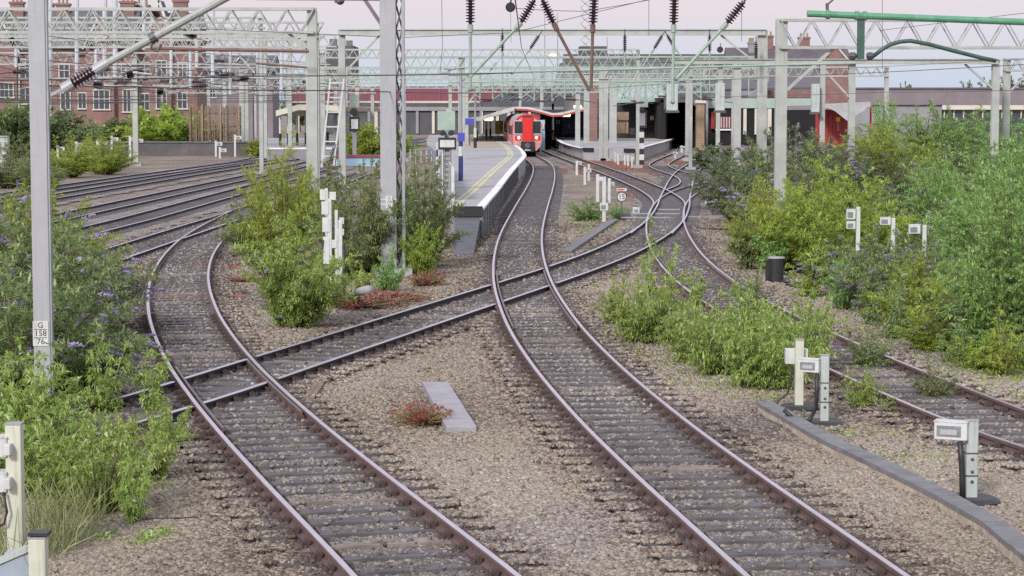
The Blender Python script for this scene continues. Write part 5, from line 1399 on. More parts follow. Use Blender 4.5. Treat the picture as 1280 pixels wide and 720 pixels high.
I1 = [at(x, y, PZ) for x, y in ((690, 167.3), (693.5, 170.3), (699.5, 175.2), (706, 179), (715, 182), (729, 185.2))]
I2 = [at(x, y, PZ) for x, y in ((793, 186.3), (805, 183), (816, 180), (826, 177.5), (834, 175), (840, 173.2), (841.5, 172), (840, 170.6), (836, 169.2))]
t = thing('station_platform', 'island platform with white curved edges ending in a pale ramp', 'platform', at(760, 195))
m = MB(); flat(m, I1 + I2 + [I2[-1] + Vector((0, 40, 0)), I1[0] + Vector((0, 40, 0))], 0); m.build('deck', M['tarmac'], t)
for L_ in (I1, I2):
    m = MB(); strip(m, offset_line(L_, .35), offset_line(L_, -.05), .02)
    Lo = offset_line(L_, -.05) if L_ is I1 else offset_line(L_, .0)
    for a, b in zip(Lo[:-1], Lo[1:]): m.prism([a + Vector((0, 0, .03)), b + Vector((0, 0, .03)), b - Vector((0, 0, .13)), a - Vector((0, 0, .13))], (0, -.03, 0))
    m.build('edge_coping', M['whiteline'], t)
a, b = I1[-1], I2[0]
for f0, f1 in ((.0, .2), (.80, 1.0)): m = MB(); m.box((a.lerp(b, (f0 + f1) / 2) + Vector((0, -.12, -.12))), ((b - a).length * (f1 - f0), .12, .32), math.atan2(b.y - a.y, b.x - a.x)); m.build('end_board', M['black'], t)
r0, r1 = a.lerp(b, .2), a.lerp(b, .8); s0, s1 = at(738, 200, .02), at(782, 200, .02)
m = MB(); m.add([r0, r1, s1, s0, r0 - Vector((0, 0, 1.1)), r1 - Vector((0, 0, 1.1))], [(0, 1, 2, 3), (0, 3, 4), (1, 5, 2)]); m.build('end_ramp', M['concrete_pale'], t)
m = MB(); y0 = 232; m.box((14.2, y0 + 12, ground_z(y0) + PZ + .006), (6, 24, .006)); m.build('warm_tan_deck', M['tan_floor'], t)

YL = 188
t = thing('station_platform', 'left yard platform with dark wall and columned canopy', 'platform', (X_at(375, YL), YL, ground_z(YL)))
A_ = [Vector((X_at(334, YL), YL, ground_z(YL) + PZ)), Vector((X_at(310, 250), 262, ground_z(YL) + PZ))]; B_ = [Vector((X_at(415, YL), YL, ground_z(YL) + PZ)), Vector((X_at(478, YL), 262, ground_z(YL) + PZ))]
m = MB(); slab(m, A_, B_); m.build('deck', M['tarmac'], t)
m = MB(); m.box((X_at(375, YL), YL - .06, ground_z(YL) + PZ - .05), ((415 - 334) / pxm(YL), .1, .14)); m.build('edge_coping', M['whiteline'], t)
m = MB(); m.box((X_at(375, YL), YL - .03, ground_z(YL) + .45), ((415 - 334) / pxm(YL), .04, .95)); m.build('front_wall', M['wallgrey'], t)

# ------------------------------------------------------------------ canopies
def canopy(label, prof, Y, depth, thick, mats, cols=(), fascia=None):
    P = [atY(x, y, Y) for x, y in prof]
    t = thing('platform_canopy', label, 'canopy', (P[0].x, Y, ground_z(Y)))
    m = MB()
    for a, b in zip(P[:-1], P[1:]): m.prism([a, b, b - Vector((0, 0, thick)), a - Vector((0, 0, thick))], (0, depth, 0))
    m.build('roof', M[mats[0]], t)
    m = MB()
    for a, b in zip(P[:-1], P[1:]): m.prism([a + Vector((0, -.05, .06)), b + Vector((0, -.05, .06)), b + Vector((0, -.05, -thick)), a + Vector((0, -.05, -thick))], (0, -.08, 0))
    m.build('fascia', M[mats[1]], t)
    if fascia:
        m = MB()
        for a, b in zip(P[:-1], P[1:]): m.prism([a + Vector((0, -.14, -thick * .5)), b + Vector((0, -.14, -thick * .5)), b + Vector((0, -.14, -thick * 1.15)), a + Vector((0, -.14, -thick * 1.15))], (0, -.05, 0))
        m.build('lower_fascia', M[fascia], t)
    for px, Yc_, mt in cols:
        x = X_at(px, Yc_); z = np.interp(px, [q[0] for q in prof], [p_.z for p_ in P]) - thick
        m = MB(); zb = ground_z(Yc_) + PZ; m.tube((x, Yc_, zb), (x, Yc_, z), .11, 8); m.build('column', M[mt], t)
        m = MB(); m.tube((x, Yc_, zb), (x, Yc_, zb + 1.1), .13, 8); m.build('column_base', M['black'], t)
    return t
canopy('white edged canopy sloping up left of the train', [(574, 149), (601, 146.5), (622, 140), (643, 134)], 222, 60, .35, ('roofgrey', 'white'), [(596, 226, 'white'), (608, 240, 'yellow'), (613, 250, 'white')])
canopy('wavy red and white edged canopy right of the train', [(644, 134), (660, 134.5), (676, 138), (690, 142), (703, 141.5), (722, 136.5), (746, 131.5)], 232, 70, .3, ('roofgrey', 'white'), [(691, 236, 'white')], fascia='dullred')
canopy('flat pale canopy on black and white columns in the left yard', [(345, 139), (373, 131.5), (400, 131.5), (424, 133)], 196, 70, .45, ('tan_floor', 'creamwall'), [(351, 198, 'white'), (361, 200, 'white'), (372, 202, 'white'), (383, 204, 'white'), (397, 206, 'white'), (410, 208, 'white')])
canopy('white sloping canopy over the red wall at right', [(1028, 131), (1050, 129.5), (1088, 128)], 226, 30, .5, ('valance', 'valance'), [(1087, 228, 'red')])

m = MB(); Yv = 225.4; m.prism([atY(1030, 133, Yv), atY(1087, 131, Yv), atY(1080, 138, Yv), atY(1059, 151, Yv), atY(1044, 139, Yv)], (0, .12, 0)); tag(m.build('canopy_valance', M['valance'], origin=tuple(atY(1059, 140, Yv))), 'white pointed end panel hanging under the right canopy', 'canopy panel')
# ------------------------------------------------------------------ buildings
def win(m_f, m_p, parent, c, w, h, Y, frame='white', mull=1):
    m = MB(); f = .12
    m.box((c.x - w / 2, Y, c.z), (f, .14, h)); m.box((c.x + w / 2, Y, c.z), (f, .14, h)); m.box((c.x, Y, c.z + h / 2), (w + f * 2.2, .18, f * 1.3)); m.box((c.x, Y - .05, c.z - h / 2), (w + f * 2.6, .26, f * 1.4))
    for i in range(mull): m.box((c.x - w / 2 + w * (i + 1) / (mull + 1), Y, c.z), (f * .7, .1, h - f))
    m.box((c.x, Y, c.z + h * .05), (w, .08, f * .7))
    o = m.build('window', M[frame], parent)
    m = MB(); m.box((c.x, Y + .03, c.z), (w, .04, h)); m.build('pane', M['pane'], o)

def wallbox(name, label, cat, Y, x0, x1, y0, y1, mt, depth=8, group=None, parent=None, part='wall'):
    """box building block: front face between pixels at depth Y, down to the ground when y1 is None"""
    k = pxm(Y); a, b = X_at(x0, Y), X_at(x1, Y); z1 = atY(x0, y0, Y).z; z0 = ground_z(Y) - .2 if y1 is None else atY(x0, y1, Y).z
    t = parent or thing(name, label, cat, ((a + b) / 2, Y, ground_z(Y)), group=group)
    m = MB(); m.box(((a + b) / 2, Y + depth / 2, (z0 + z1) / 2), (b - a, depth, z1 - z0)); m.build(part, M[mt], t)
    return t

def house(label, Y, x0, x1, eave, ridge, windows, gables=(), chimneys=(), mt='brick', depth=9, roof='slate'):
    k = pxm(Y)
    t = wallbox('brick_house', label, 'house', Y, x0, x1, eave, None, mt, depth, 'brick terrace beyond the left yard')
    a, b = X_at(x0, Y) - .3, X_at(x1, Y) + .3; ze, zr = atY(x0, eave, Y).z, atY(x0, ridge, Y).z
    m = MB(); m.prism([(a, Y - .5, ze), (a, Y + depth / 2, zr), (a, Y + depth + .5, ze), (a, Y + depth + .5, ze - .25), (a, Y - .5, ze - .25)], (b - a, 0, 0)); rf = m.build('roof', M[roof], t)
    m = MB(); m.box(((a + b) / 2, Y - .52, ze - .15), (b - a, .12, .2)); m.build('gutter', M['black'], rf)
    for g0, g1, gy in gables:
        ga, gb = X_at(g0, Y), X_at(g1, Y); zt = atY(g0, gy, Y).z
        m = MB(); m.prism([(ga, Y - .9, ground_z(Y)), (gb, Y - .9, ground_z(Y)), (gb, Y - .9, ze), ((ga + gb) / 2, Y - .9, zt), (ga, Y - .9, ze)], (0, depth * .5, 0)); m.build('gable', M[mt], t)
        m = MB()
        for s, xx in ((1, ga), (-1, gb)): m.bar((xx - s * .35, Y - 1.0, ze - .35), ((ga + gb) / 2, Y - 1.0, zt + .12), .3, .22)
        m.build('bargeboard', M['white'], t)
        m = MB(); mid = (ga + gb) / 2
        m.prism([(ga - .3, Y - 1.0, ze - .2), (mid, Y - 1.0, zt + .15), (gb + .3, Y - 1.0, ze - .2), (gb + .3, Y - 1.0, ze - .45), (mid, Y - 1.0, zt - .1), (ga - .3, Y - 1.0, ze - .45)], (0, depth * .5, 0)); m.build('gable_roof', M[roof], t)
    for cx, cy, cw in chimneys:
        c = atY(cx, cy, Y); m = MB(); m.box((c.x, Y + depth * .45, c.z - 2), (cw, 1.0, 4)); m.box((c.x, Y + depth * .45, c.z - .15), (cw + .25, 1.25, .25)); ch = m.build('chimney', M[mt], rf)
        m = MB()
        for s in (-1, 0, 1): m.lathe((c.x + s * cw * .3, Y + depth * .45, c.z), (c.x + s * cw * .3, Y + depth * .45, c.z + .6), [(0, .16), (.5, .13), (.6, .15)], 8)
        m.build('chimney_pot', M['brick_yellow'], ch)
    for wx0, wy0, wx1, wy1, dy in windows:
        c = atY((wx0 + wx1) / 2, (wy0 + wy1) / 2, Y); win(None, None, t, c, (wx1 - wx0) / k, (wy1 - wy0) / k, Y + dy - .06, 'sash', 2 if wx1 - wx0 > 14 else 1)
    return t
house('leftmost brick house of the terrace, behind the thin white lamp post', 262, -60, 62, 62, 12, [(3, 74, 18, 98, 0), (2, 104, 19, 122, -.9), (26, 74, 38, 98, 0), (26, 110, 38, 130, 0), (-20, 104, -8, 122, 0), (30, 40, 36, 52, -.9)], [(-6, 26, 30)], [(12, 0, 1.6), (50, 2, 1.6)])
house('middle brick house with white bay windows above the hedge', 258, 63, 168, 58, 10, [(76, 116, 88, 137, 0), (119, 113, 139, 137, -.9), (154, 112, 164, 140, 0), (74, 80, 87, 98, 0), (121, 78, 137, 98, -.9), (152, 80, 163, 98, 0), (125, 50, 133, 64, -.9), (98, 116, 108, 136, 0)], [(112, 146, 22)], [(70, 2, 1.6), (152, -1, 1.7)])
house('right hand brick house of the terrace under the cantilever', 260, 169, 248, 50, 14, [(175, 117, 187, 138, 0), (197, 112, 210, 136, -.9), (222, 116, 234, 136, 0), (175, 78, 187, 98, 0), (197, 76, 210, 96, -.9), (223, 78, 234, 98, 0)], [(190, 217, 2)], [(220, -2, 1.7), (172, 4, 1.5)], depth=8)
t = house('low grey rendered house behind the timber fence', 320, 252, 342, 88, 68, [(262, 96, 270, 106, 0), (282, 96, 290, 106, 0), (306, 96, 314, 106, 0), (262, 112, 270, 122, 0)], [(288, 318, 72)], [(276, 62, 1.2)], mt='wallpurple', depth=9)
# right hand big brick house
Y = 330
t = house('big brick house with slate hip roof behind the right portals', Y, 955, 1060, 79, 56, [(1043, 81, 1050, 86, 0), (1044, 92, 1050, 99, 0), (1030, 92, 1035, 99, 0)], [(1022, 1060, 58)], [(1010, 45, 1.7), (963, 43, 1.9)], mt='brick', depth=10, roof='slate_purple')
del t['group']
t = house('lower slate roofed house left of the big brick house', 325, 912, 953, 98, 58, [(918, 104, 923, 110, 0)], [], [(944, 51, .9)], mt='wallgrey', depth=12, roof='slate_purple'); del t['group']
t = wallbox('long_building', 'long grey flat roofed building behind the station throat', 'building', 390, 706, 958, 69, None, 'roofgrey', 20)
m = MB(); Y = 390
m.box((X_at(742, Y), Y + 6, atY(742, 64, Y).z), (35 / pxm(Y), 8, 1.9)); m.build('roof_box', M['roofdark'], t)
m = MB(); m.box(((X_at(706, Y) + X_at(958, Y)) / 2, Y - .2, atY(742, 69.5, Y).z), ((958 - 706) / pxm(Y) + .6, .5, .5)); m.build('roof_edge', M['roofdark'], t)
for i in range(12):
    px = 718 + i * 20; win(None, None, t, atY(px, 82, Y), 1.7, 1.2, Y - .05, 'wallgrey', 1)
t = wallbox('tower_block', 'dark flat topped block left of the central mast', 'building', 420, 409, 443, 57, None, 'roofdark', 14)
m = MB(); m.box((X_at(416, 420), 424, atY(416, 55, 420).z), (1.4, 1.4, 2.2)); m.box((X_at(436, 420), 424, atY(436, 55, 420).z), (1.2, 1.2, 1.6)); m.build('roof_vent', M['roofgrey'], t)
t = wallbox('footbridge', 'maroon clad station footbridge across the background', 'footbridge', 345, 366, 642, 111, 126.5, 'maroon', 3.5, part='cladding')
m = MB(); Y = 345; m.box(((X_at(366, Y) + X_at(642, Y)) / 2, Y + 1.7, atY(500, 127.5, Y).z), (276 / pxm(Y), 3.9, .3)); m.build('deck_edge', M['creamwall'], t)
for px in range(366, 643, 23): m = MB(); m.box((X_at(px, Y), Y - .06, atY(px, 118.7, Y).z), (.12, .1, 15.5 / pxm(Y))); m.build('panel_post', M['purple_steel'], t)
for px in (372, 470, 560, 636):
    m = MB(); m.box((X_at(px, Y), Y + 1.7, (ground_z(Y) + atY(px, 128, Y).z) / 2), (.5, 1.2, atY(px, 128, Y).z - ground_z(Y))); m.build('pier', M['creamwall'], t)
t = wallbox('station_building', 'dim grey station range behind the footbridge', 'building', 400, 395, 715, 108, None, 'roofdark', 15)
m = MB(); Y = 400; m.box(((X_at(395, Y) + X_at(715, Y)) / 2, Y - .3, atY(500, 136, Y).z), (320 / pxm(Y), .5, .7)); m.build('beam', M['wallgrey'], t)
for i in range(16):
    px = 402 + i * 20; m = MB(); m.box((X_at(px, Y), Y - .2, atY(px, 152, Y).z), (.5, .4, 4.4)); m.build('pilaster', M['creamwall' if i % 3 else 'wallgrey'], t)
# station interior right of the train
Y = 262
t = wallbox('station_wall', 'dark wall with navy door under the wavy red canopy', 'wall', Y, 676, 735, 137, None, 'darkwall', 1.0)
m = MB(); m.box((X_at(709.5, Y), Y - .05, atY(709, 158, Y).z), (13 / pxm(Y), .12, 20 / pxm(Y))); d_ = m.build('door', M['navy'], t)
m = MB(); m.box((X_at(711, Y), Y - .14, atY(711, 157, Y).z), (.08, .06, .7)); m.build('handle', M['white'], d_)
m = MB(); m.box((X_at(697.5, Y), Y - .06, atY(697, 152.5, Y).z), (.5, .06, .4)); m.build('notice', M['white'], t)
t = wallbox('cabinet', 'pale blue cabinet just right of the train', 'cabinet', 225, 674.5, 681, 150, None, 'paleblue', .6, part='case')
m = MB(); m.box((X_at(678, 225), 224.9, atY(678, 158, 225).z), (.4, .1, .6)); m.build('panel', M['white'], t)
t = wallbox('station_hoarding', 'yellow panels under the white canopy end beside the train', 'hoarding', 250, 619, 629, 151, 167, 'yellow', .3, part='panel')
m = MB(); m.box((X_at(624, 250), 249.95, atY(624, 159, 250).z), (.16, .1, 1.6)); m.build('post', M['white'], t)
# walls on the island
t = wallbox('station_wall', 'dark ribbed wall with two white notices on the island platform', 'wall', 252, 742, 835, 124, None, 'darkwall', 6)
m = MB(); Y = 252
for i in range(17): m.box((X_at(795 + i * 2.3, Y), Y - .05, atY(800, 148, Y).z), (.07, .08, 4.4))
m.build('rib', M['tunnel'], t)
for px in (815, 827.5): m = MB(); m.box((X_at(px, Y), Y - .12, atY(px, 147.5, Y).z), (.55, .05, .5)); m.build('notice', M['white'], t)
t = wallbox('brick_pillar', 'red brick pillar among the white island posts', 'pillar', 228, 737, 746.5, 103, None, 'brick', .9, part='shaft')
m = MB(); m.box((X_at(741.7, 228), 228.4, atY(742, 101, 228).z), (1.05, 1.1, .25)); m.build('cap', M['creamwall'], t)
t = wallbox('brick_pillar', 'buff brick pillar at the right side of the dark shed mouth', 'pillar', 205, 870, 880, 128, None, 'brick_yellow', 1.0, part='shaft')
m = MB(); m.box((X_at(875, 205), 205.4, atY(875, 127, 205).z), (1.0, 1.2, .3)); m.build('cap', M['creamwall'], t)
t = wallbox('platform_kiosk', 'brown and tan kiosk on the island platform', 'kiosk', 236, 771, 785, 150, 166.5, 'brick_yellow', 2.5)
m = MB(); m.box((X_at(778, 236), 237, atY(778, 145, 236).z), (14.5 / pxm(236), 2.8, 10 / pxm(236))); m.build('hood', M['timberfence'], t)
m = MB(); m.box((X_at(781, 236), 235.9, atY(781, 159, 236).z), (.05, .1, 1.1)); m.build('door_edge', M['dark_steel'], t)
t = wallbox('waste_bin', 'black bin beside the tan kiosk', 'bin', 234, 787, 793, 161, 168.5, 'black', .5, part='body')
m = MB(); m.box((X_at(790, 234), 234.25, atY(790, 160.5, 234).z), (.6, .58, .08)); m.build('lid', M['rubber'], t)
# dark train shed mouth
Y = 240
t = thing('train_shed', 'black train shed mouth between island and buff pillar', 'train shed', (X_at(852, Y), Y, ground_z(Y)))
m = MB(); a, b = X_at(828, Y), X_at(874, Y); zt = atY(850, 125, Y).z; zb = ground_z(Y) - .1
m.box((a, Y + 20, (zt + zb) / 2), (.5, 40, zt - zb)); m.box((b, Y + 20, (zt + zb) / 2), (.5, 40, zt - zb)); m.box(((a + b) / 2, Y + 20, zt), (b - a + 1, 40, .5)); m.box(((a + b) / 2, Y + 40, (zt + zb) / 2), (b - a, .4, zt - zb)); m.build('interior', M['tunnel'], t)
m = MB(); cx = (a + b) / 2; R_ = (b - a) / 2 - .1; zs = atY(850, 140, Y).z; arc = [(cx + R_ * math.cos(q), Y - .2, zs + R_ * .55 * math.sin(q)) for q in np.linspace(0, math.pi, 13)]
for p_, q_ in zip(arc[:-1], arc[1:]): m.prism([p_, q_, (q_[0], Y - .2, zt + .3), (p_[0], Y - .2, zt + .3)], (0, .3, 0))
m.build('arch', M['roofdark'], t)
# roofs over the station
def roof(label, Y, depth, poly, mt, ribs=None, trim='roofdark'):
    """pitched roof plane: poly = px of front eave (2) and top (2); top lies depth further back"""
    a, b, c, d = atY(*poly[0], Y), atY(*poly[1], Y), atY(*poly[2], Y + depth), atY(*poly[3], Y + depth)
    t = thing('station_roof', label, 'roof', (a.x, Y, ground_z(Y)), group='roofs over the station')
    m = MB(); n_ = Vector((0, 0, -.25)); m.prism([a, b, c, d], n_); m.build('slope', M[mt], t)
    if ribs:
        m = MB()
        for i in range(ribs + 1): p_, q_ = a.lerp(b, i / ribs), d.lerp(c, i / ribs); m.bar(p_ + Vector((0, 0, .05)), q_ + Vector((0, 0, .05)), .12, .1)
        m.build('glazing_bar', M[trim], t)
    m = MB(); m.bar(a - Vector((0, .1, .1)), b - Vector((0, .1, .1)), .3, .3); m.bar(d, c, .25, .25); m.build('edge', M[trim], t)
    for px, ins in ((poly[0][0] + 1, 0), (poly[1][0] - 1, 0)):
        x = X_at(px, Y); m = MB(); m.box((x, Y + .3, (ground_z(Y) + a.z) / 2), (.3, .3, a.z - ground_z(Y) - .2)); m.build('support', M['wallgrey'], t)
roof('pale green glazed roof above the island kiosk', 246, 14, [(768, 126), (832, 124), (826, 103), (776, 106)], 'glassroof', 8, 'galv_green')
roof('dark sheet roof over the dark shed mouth', 262, 30, [(826, 120), (884, 118), (890, 96), (832, 98)], 'roofdark', 10)
roof('grey sheet roof behind the lattice portals', 300, 30, [(690, 118), (890, 114), (880, 78), (700, 80)], 'roofgrey', 26)
roof('dark roof beside the footbridge', 300, 25, [(600, 129), (692, 127), (700, 112), (640, 113)], 'roofdark', 12)
roof('dark slate roof in front of the big brick house', 290, 22, [(900, 112), (1030, 109), (1022, 82), (905, 84)], 'slate_purple', 0)
# right: dark shed with red hoardings
Y = 266
t = wallbox('goods_shed', 'dark goods shed with pale fascia and red hoardings at right', 'shed', Y, 884, 1028, 122, None, 'tunnel', 12)
m = MB(); m.box(((X_at(884, Y) + X_at(1028, Y)) / 2, Y - .15, atY(900, 129, Y).z), (144 / pxm(Y), .3, 1.2)); m.build('fascia', M['glassroof'], t)
for x0, x1, mt, y0, y1 in ((888, 893, 'redwall', 140, 163), (895, 912, 'maroon', 146, 160), (913, 916, 'creamwall', 136, 166), (928, 932, 'creamwall', 136, 168), (942, 946, 'creamwall', 136, 168), (958, 963, 'creamwall', 136, 168), (888, 914, 'whiteline', 161, 163)):
    m = MB(); m.box((X_at((x0 + x1) / 2, Y), Y - .25, atY(x0, (y0 + y1) / 2, Y).z), ((x1 - x0) / pxm(Y), .25, (y1 - y0) / pxm(Y))); m.build('hoarding' if mt == 'redwall' else 'pillar', M[mt], t)
for i in range(5): m = MB(); m.box((X_at(897 + i * 3.4, Y), Y - .4, atY(897, 153, Y).z), (.12, .06, 1.3)); m.build('slat', M['sash'], t)
t = wallbox('red_wall', 'bright red panelled wall under the white canopy', 'wall', 232, 1019, 1061, 137, None, 'redwall', .6, part='panel')
m = MB(); m.box((X_at(1046, 232), 231.9, atY(1046, 149, 232).z), (.45, .06, .45)); m.build('notice', M['yellow'], t); m = MB(); m.box((X_at(1046, 232), 231.85, atY(1046, 158, 232).z), (.05, .05, 1.0)); m.build('notice_post', M['white'], t)
m = MB()
for i in range(7): m.box((X_at(1022 + i * 6, 232), 231.95, atY(1022, 155, 232).z), (.06, .1, 3))
m.build('batten', M['maroon'], t)
# overbridge
Y = 262
t = wallbox('bridge_parapet', 'long purple grey bridge parapet behind the right thicket', 'bridge wall', Y, 1062, 1460, 111, 131, 'wallpurple', 1.2)
m = MB(); m.box(((X_at(1062, Y) + X_at(1460, Y)) / 2, Y + .6, atY(1100, 110.5, Y).z), (398 / pxm(Y), 1.5, .22)); m.build('coping', M['slate_purple'], t)
m = MB(); m.box(((X_at(1062, Y) + X_at(1176, Y)) / 2, Y + .9, (atY(1, 131, Y).z + ground_z(Y)) / 2), (114 / pxm(Y), 1.0, atY(1, 131, Y).z - ground_z(Y))); m.build('abutment', M['wallgrey'], t)
m = MB(); m.box(((X_at(1176, Y) + X_at(1460, Y)) / 2, Y + .5, atY(1, 134, Y).z), (284 / pxm(Y), .9, 6 / pxm(Y))); m.build('concrete_band', M['creamwall'], t)
m = MB(); m.box(((X_at(1176, Y) + X_at(1460, Y)) / 2, Y + 1.0, (atY(1, 137, Y).z + ground_z(Y)) / 2), (284 / pxm(Y), .4, atY(1, 137, Y).z - ground_z(Y))); m.build('glazing', M['pane'], t)
for i in range(12): m = MB(); m.box((X_at(1180 + i * 12, Y), Y + .7, atY(1, 142, Y).z), (.14, .2, 1.1)); m.build('mullion', M['creamwall'], t)

# timber fence and low wall in the left yard
Y = 205
zf = atY(1, 177, Y).z
t = thing('timber_fence', 'brown timber board fence on the low wall behind the siding', 'fence', (X_at(268, Y), Y, zf)); m = MB()
for i in range(22):
    px = 238 + i * 2.85; m.box((X_at(px, Y), Y + random.uniform(-.03, .03), (zf + atY(1, 132 + random.uniform(-1.2, 1.2), Y).z) / 2), (.105, .04, atY(1, 132, Y).z - zf - random.uniform(0, .3)), ry=random.uniform(-.012, .012))
m.build('board', M['timberfence'], t)
for i in range(9): m = MB(); m.box((X_at(239 + i * 7.6, Y), Y - .12, (zf + atY(1, 131, Y).z) / 2), (.15, .14, atY(1, 131, Y).z - zf)); m.build('post', M[('timberfence', 'timberfence', 'brick_yellow')[i % 3]], t)
m = MB()
for yy in (142, 158, 170): m.box((X_at(269, Y), Y + .06, atY(1, yy, Y).z), (66 / pxm(Y), .05, .14))
m.build('crosspiece', M['timberfence'], t)
t = wallbox('retaining_wall', 'low grey retaining wall below the hedge', 'wall', 204, 60, 330, 178, None, 'lowwall', .5)
m = MB(); m.box(((X_at(60, 204) + X_at(330, 204)) / 2, 204.2, atY(1, 177.5, 204).z), (270 / pxm(204), .65, .12)); m.build('coping', M['kerb'], t)
t = wallbox('equipment_cabinet', 'pale green cabinet at the left picture edge', 'cabinet', at(4, 205).y, -6, 10.5, 171, None, 'postgreen', .8, part='case')
m = MB(); Y = at(4, 205).y; m.box((X_at(2, Y), Y + .4, atY(1, 170.6, Y).z), (17.5 / pxm(Y), 1.0, .1)); m.build('lid', M['concrete'], t); m = MB(); m.box((X_at(2, Y), Y - .012, atY(1, 188, Y).z), (.03, .02, 1.4)); m.build('door_gap', M['dark_steel'], t)
p = at(24, 196); Y = p.y; t = thing('lamp_post', 'thin white lamp post at the far left', 'lamp post', p)
m = MB(); m.tube(p, atY(24, 82, Y), .09, 8, .06); m.build('post', M['white'], t); m = MB(); m.box(atY(26, 81.5, Y), (.8, .3, .12)); m.build('lamp_head', M['galv'], t)

# platform furniture
def lamp_post(label, px, py, top, arms, bands=(), mt='galv', sign=None):
    p = at(px, py, PZ); Y = p.y; k = pxm(Y); t = thing('lamp_post', label, 'lamp post', p)
    m = MB(); m.tube(p, atY(px, top, Y), .10, 8, .07); m.build('post', M[mt], t)
    for (y0, y1, mm, w) in bands:
        m = MB(); a, b = atY(px, y1, Y), atY(px, y0, Y); m.tube(a, b, w, 10); m.build('band', M[mm], t)
    for ax, ay in arms:
        m = MB(); q = atY(px, top, Y); e_ = atY(ax, ay, Y); m.path([q, q.lerp(e_, .5) + Vector((0, 0, .12)), e_], .03, 6); m.build('arm', M[mt], t)
        m = MB(); m.box(e_, (.55, .3, .12)); m.build('lamp_head', M['galv'], t, bevel=.03)
    if sign: m = MB(); m.box(atY((sign[0] + sign[2]) / 2, (sign[1] + sign[3]) / 2, Y - .15), ((sign[2] - sign[0]) / k, .06, (sign[3] - sign[1]) / k)); m.build('sign', M[sign[4]], t)
lamp_post('tall platform lamp post with blue base beside the signal', 576, 226, 88, [(556, 91), (562, 86)], [(195, 226, 'navy', .115), (183, 195, 'white', .11), (176, 183, 'navy', .11)], sign=(572, 166, 581, 177, 'blue'))
lamp_post('slim lamp post with banded foot left of the canopy', 594, 185, 112, [(586, 114), (603, 113)], [(172, 185, 'black', .14), (160, 172, 'cream', .13)])
lamp_post('slim lamp post right of the train in front of the canopy', 679, 170, 88, [(671, 90)], [])
p = at(547, 232); Y = p.y
t = thing('banded_pole', 'blue and white banded pole left of the signal', 'pole', p)
for i in range(6): m = MB(); m.tube(atY(547, 232 - i * 9, Y), atY(547, 223 - i * 9, Y), .09, 8); m.build('band', M['navy' if i % 2 == 0 else 'white'], t)
p = at(587, 182, PZ); Y = p.y; t = thing('station_sign', 'navy station sign below the white canopy end', 'sign', p); m = MB(); m.box(atY(587, 152, Y), (.8, .06, .6)); m.build('board', M['blue'], t); m = MB(); m.tube(p, atY(587, 150, Y), .05, 6); m.build('post', M['dark_steel'], t)
for lb, px, py, Y, hz in (('warm lamp under the white canopy', 611, 148.5, 224, .2), ('warm lamp under the wavy red canopy', 708, 143.5, 235, .2), ('warm lamp above the white island posts', 722, 133.5, 240, .15), ('lit warm lamp far over the lattice portals', 691, 70, 300, .3)):
    t = thing('station_lamp', lb, 'lamp', atY(px, py, Y), group='lit lamps of the station'); c = atY(px, py, Y)
    m = MB(); m.lathe(c + Vector((-.45, 0, 0)), c + Vector((.45, 0, 0)), [(0, hz * .6), (.1, hz), (.8, hz), (.9, hz * .6)], 8); m.build('diffuser', M['lamp'], t); m = MB(); m.box(c + Vector((0, 0, hz + .04)), (1.0, .3, .06)); m.build('housing', M['galv'], t)
t = thing('panel_fence', 'pale panel fence along the platform back edge by the signal', 'fence', at(560, 262)); m = MB()
fp = [(86, -2.35), (98, -2.9), (110, -3.5), (122, -4.1)]
for (y0, x0), (y1, x1) in zip(fp[:-1], fp[1:]): m.prism([(x0, y0, ground_z(y0) + .2), (x1, y1, ground_z(y1) + .2), (x1, y1, ground_z(y1) + PZ + 1.3), (x0, y0, ground_z(y0) + PZ + 1.3)], (.06, 0, 0)); 
m.build('panel', M['postgreen'], t)
for y0, x0 in fp: m = MB(); m.box((x0, y0, ground_z(y0) + 1.25), (.12, .12, 2.4)); m.build('post', M['white'], t)
p = at(447, 208); Y = p.y; k = pxm(Y); t = thing('covered_skip', 'pale blue skip with dull red lid behind the central bushes', 'skip', p)
m = MB(); m.box(p + Vector((0, .8, 5.5 / k)), (54 / k, 1.6, 11 / k)); m.build('body', M['paleblue'], t); m = MB(); m.box(p + Vector((0, .8, 12.5 / k)), (57 / k, 1.8, 3.4 / k)); m.build('lid', M['maroon'], t)
t = thing('railing', 'pale railing beside the through tracks right of the central mast', 'railing', at(530, 205)); Y = at(530, 205).y
for i in range(7): m = MB(); m.tube((X_at(513 + i * 5.5, Y), Y + i * 2, ground_z(Y)), (X_at(513 + i * 5.5, Y), Y + i * 2, ground_z(Y) + 1.15), .04, 6); m.build('upright', M['white'], t)
for z in (.6, 1.15): m = MB(); m.tube((X_at(513, Y), Y, ground_z(Y) + z), (X_at(546, Y), Y + 12, ground_z(Y) + z), .04, 6); m.build('bar', M['white'], t)
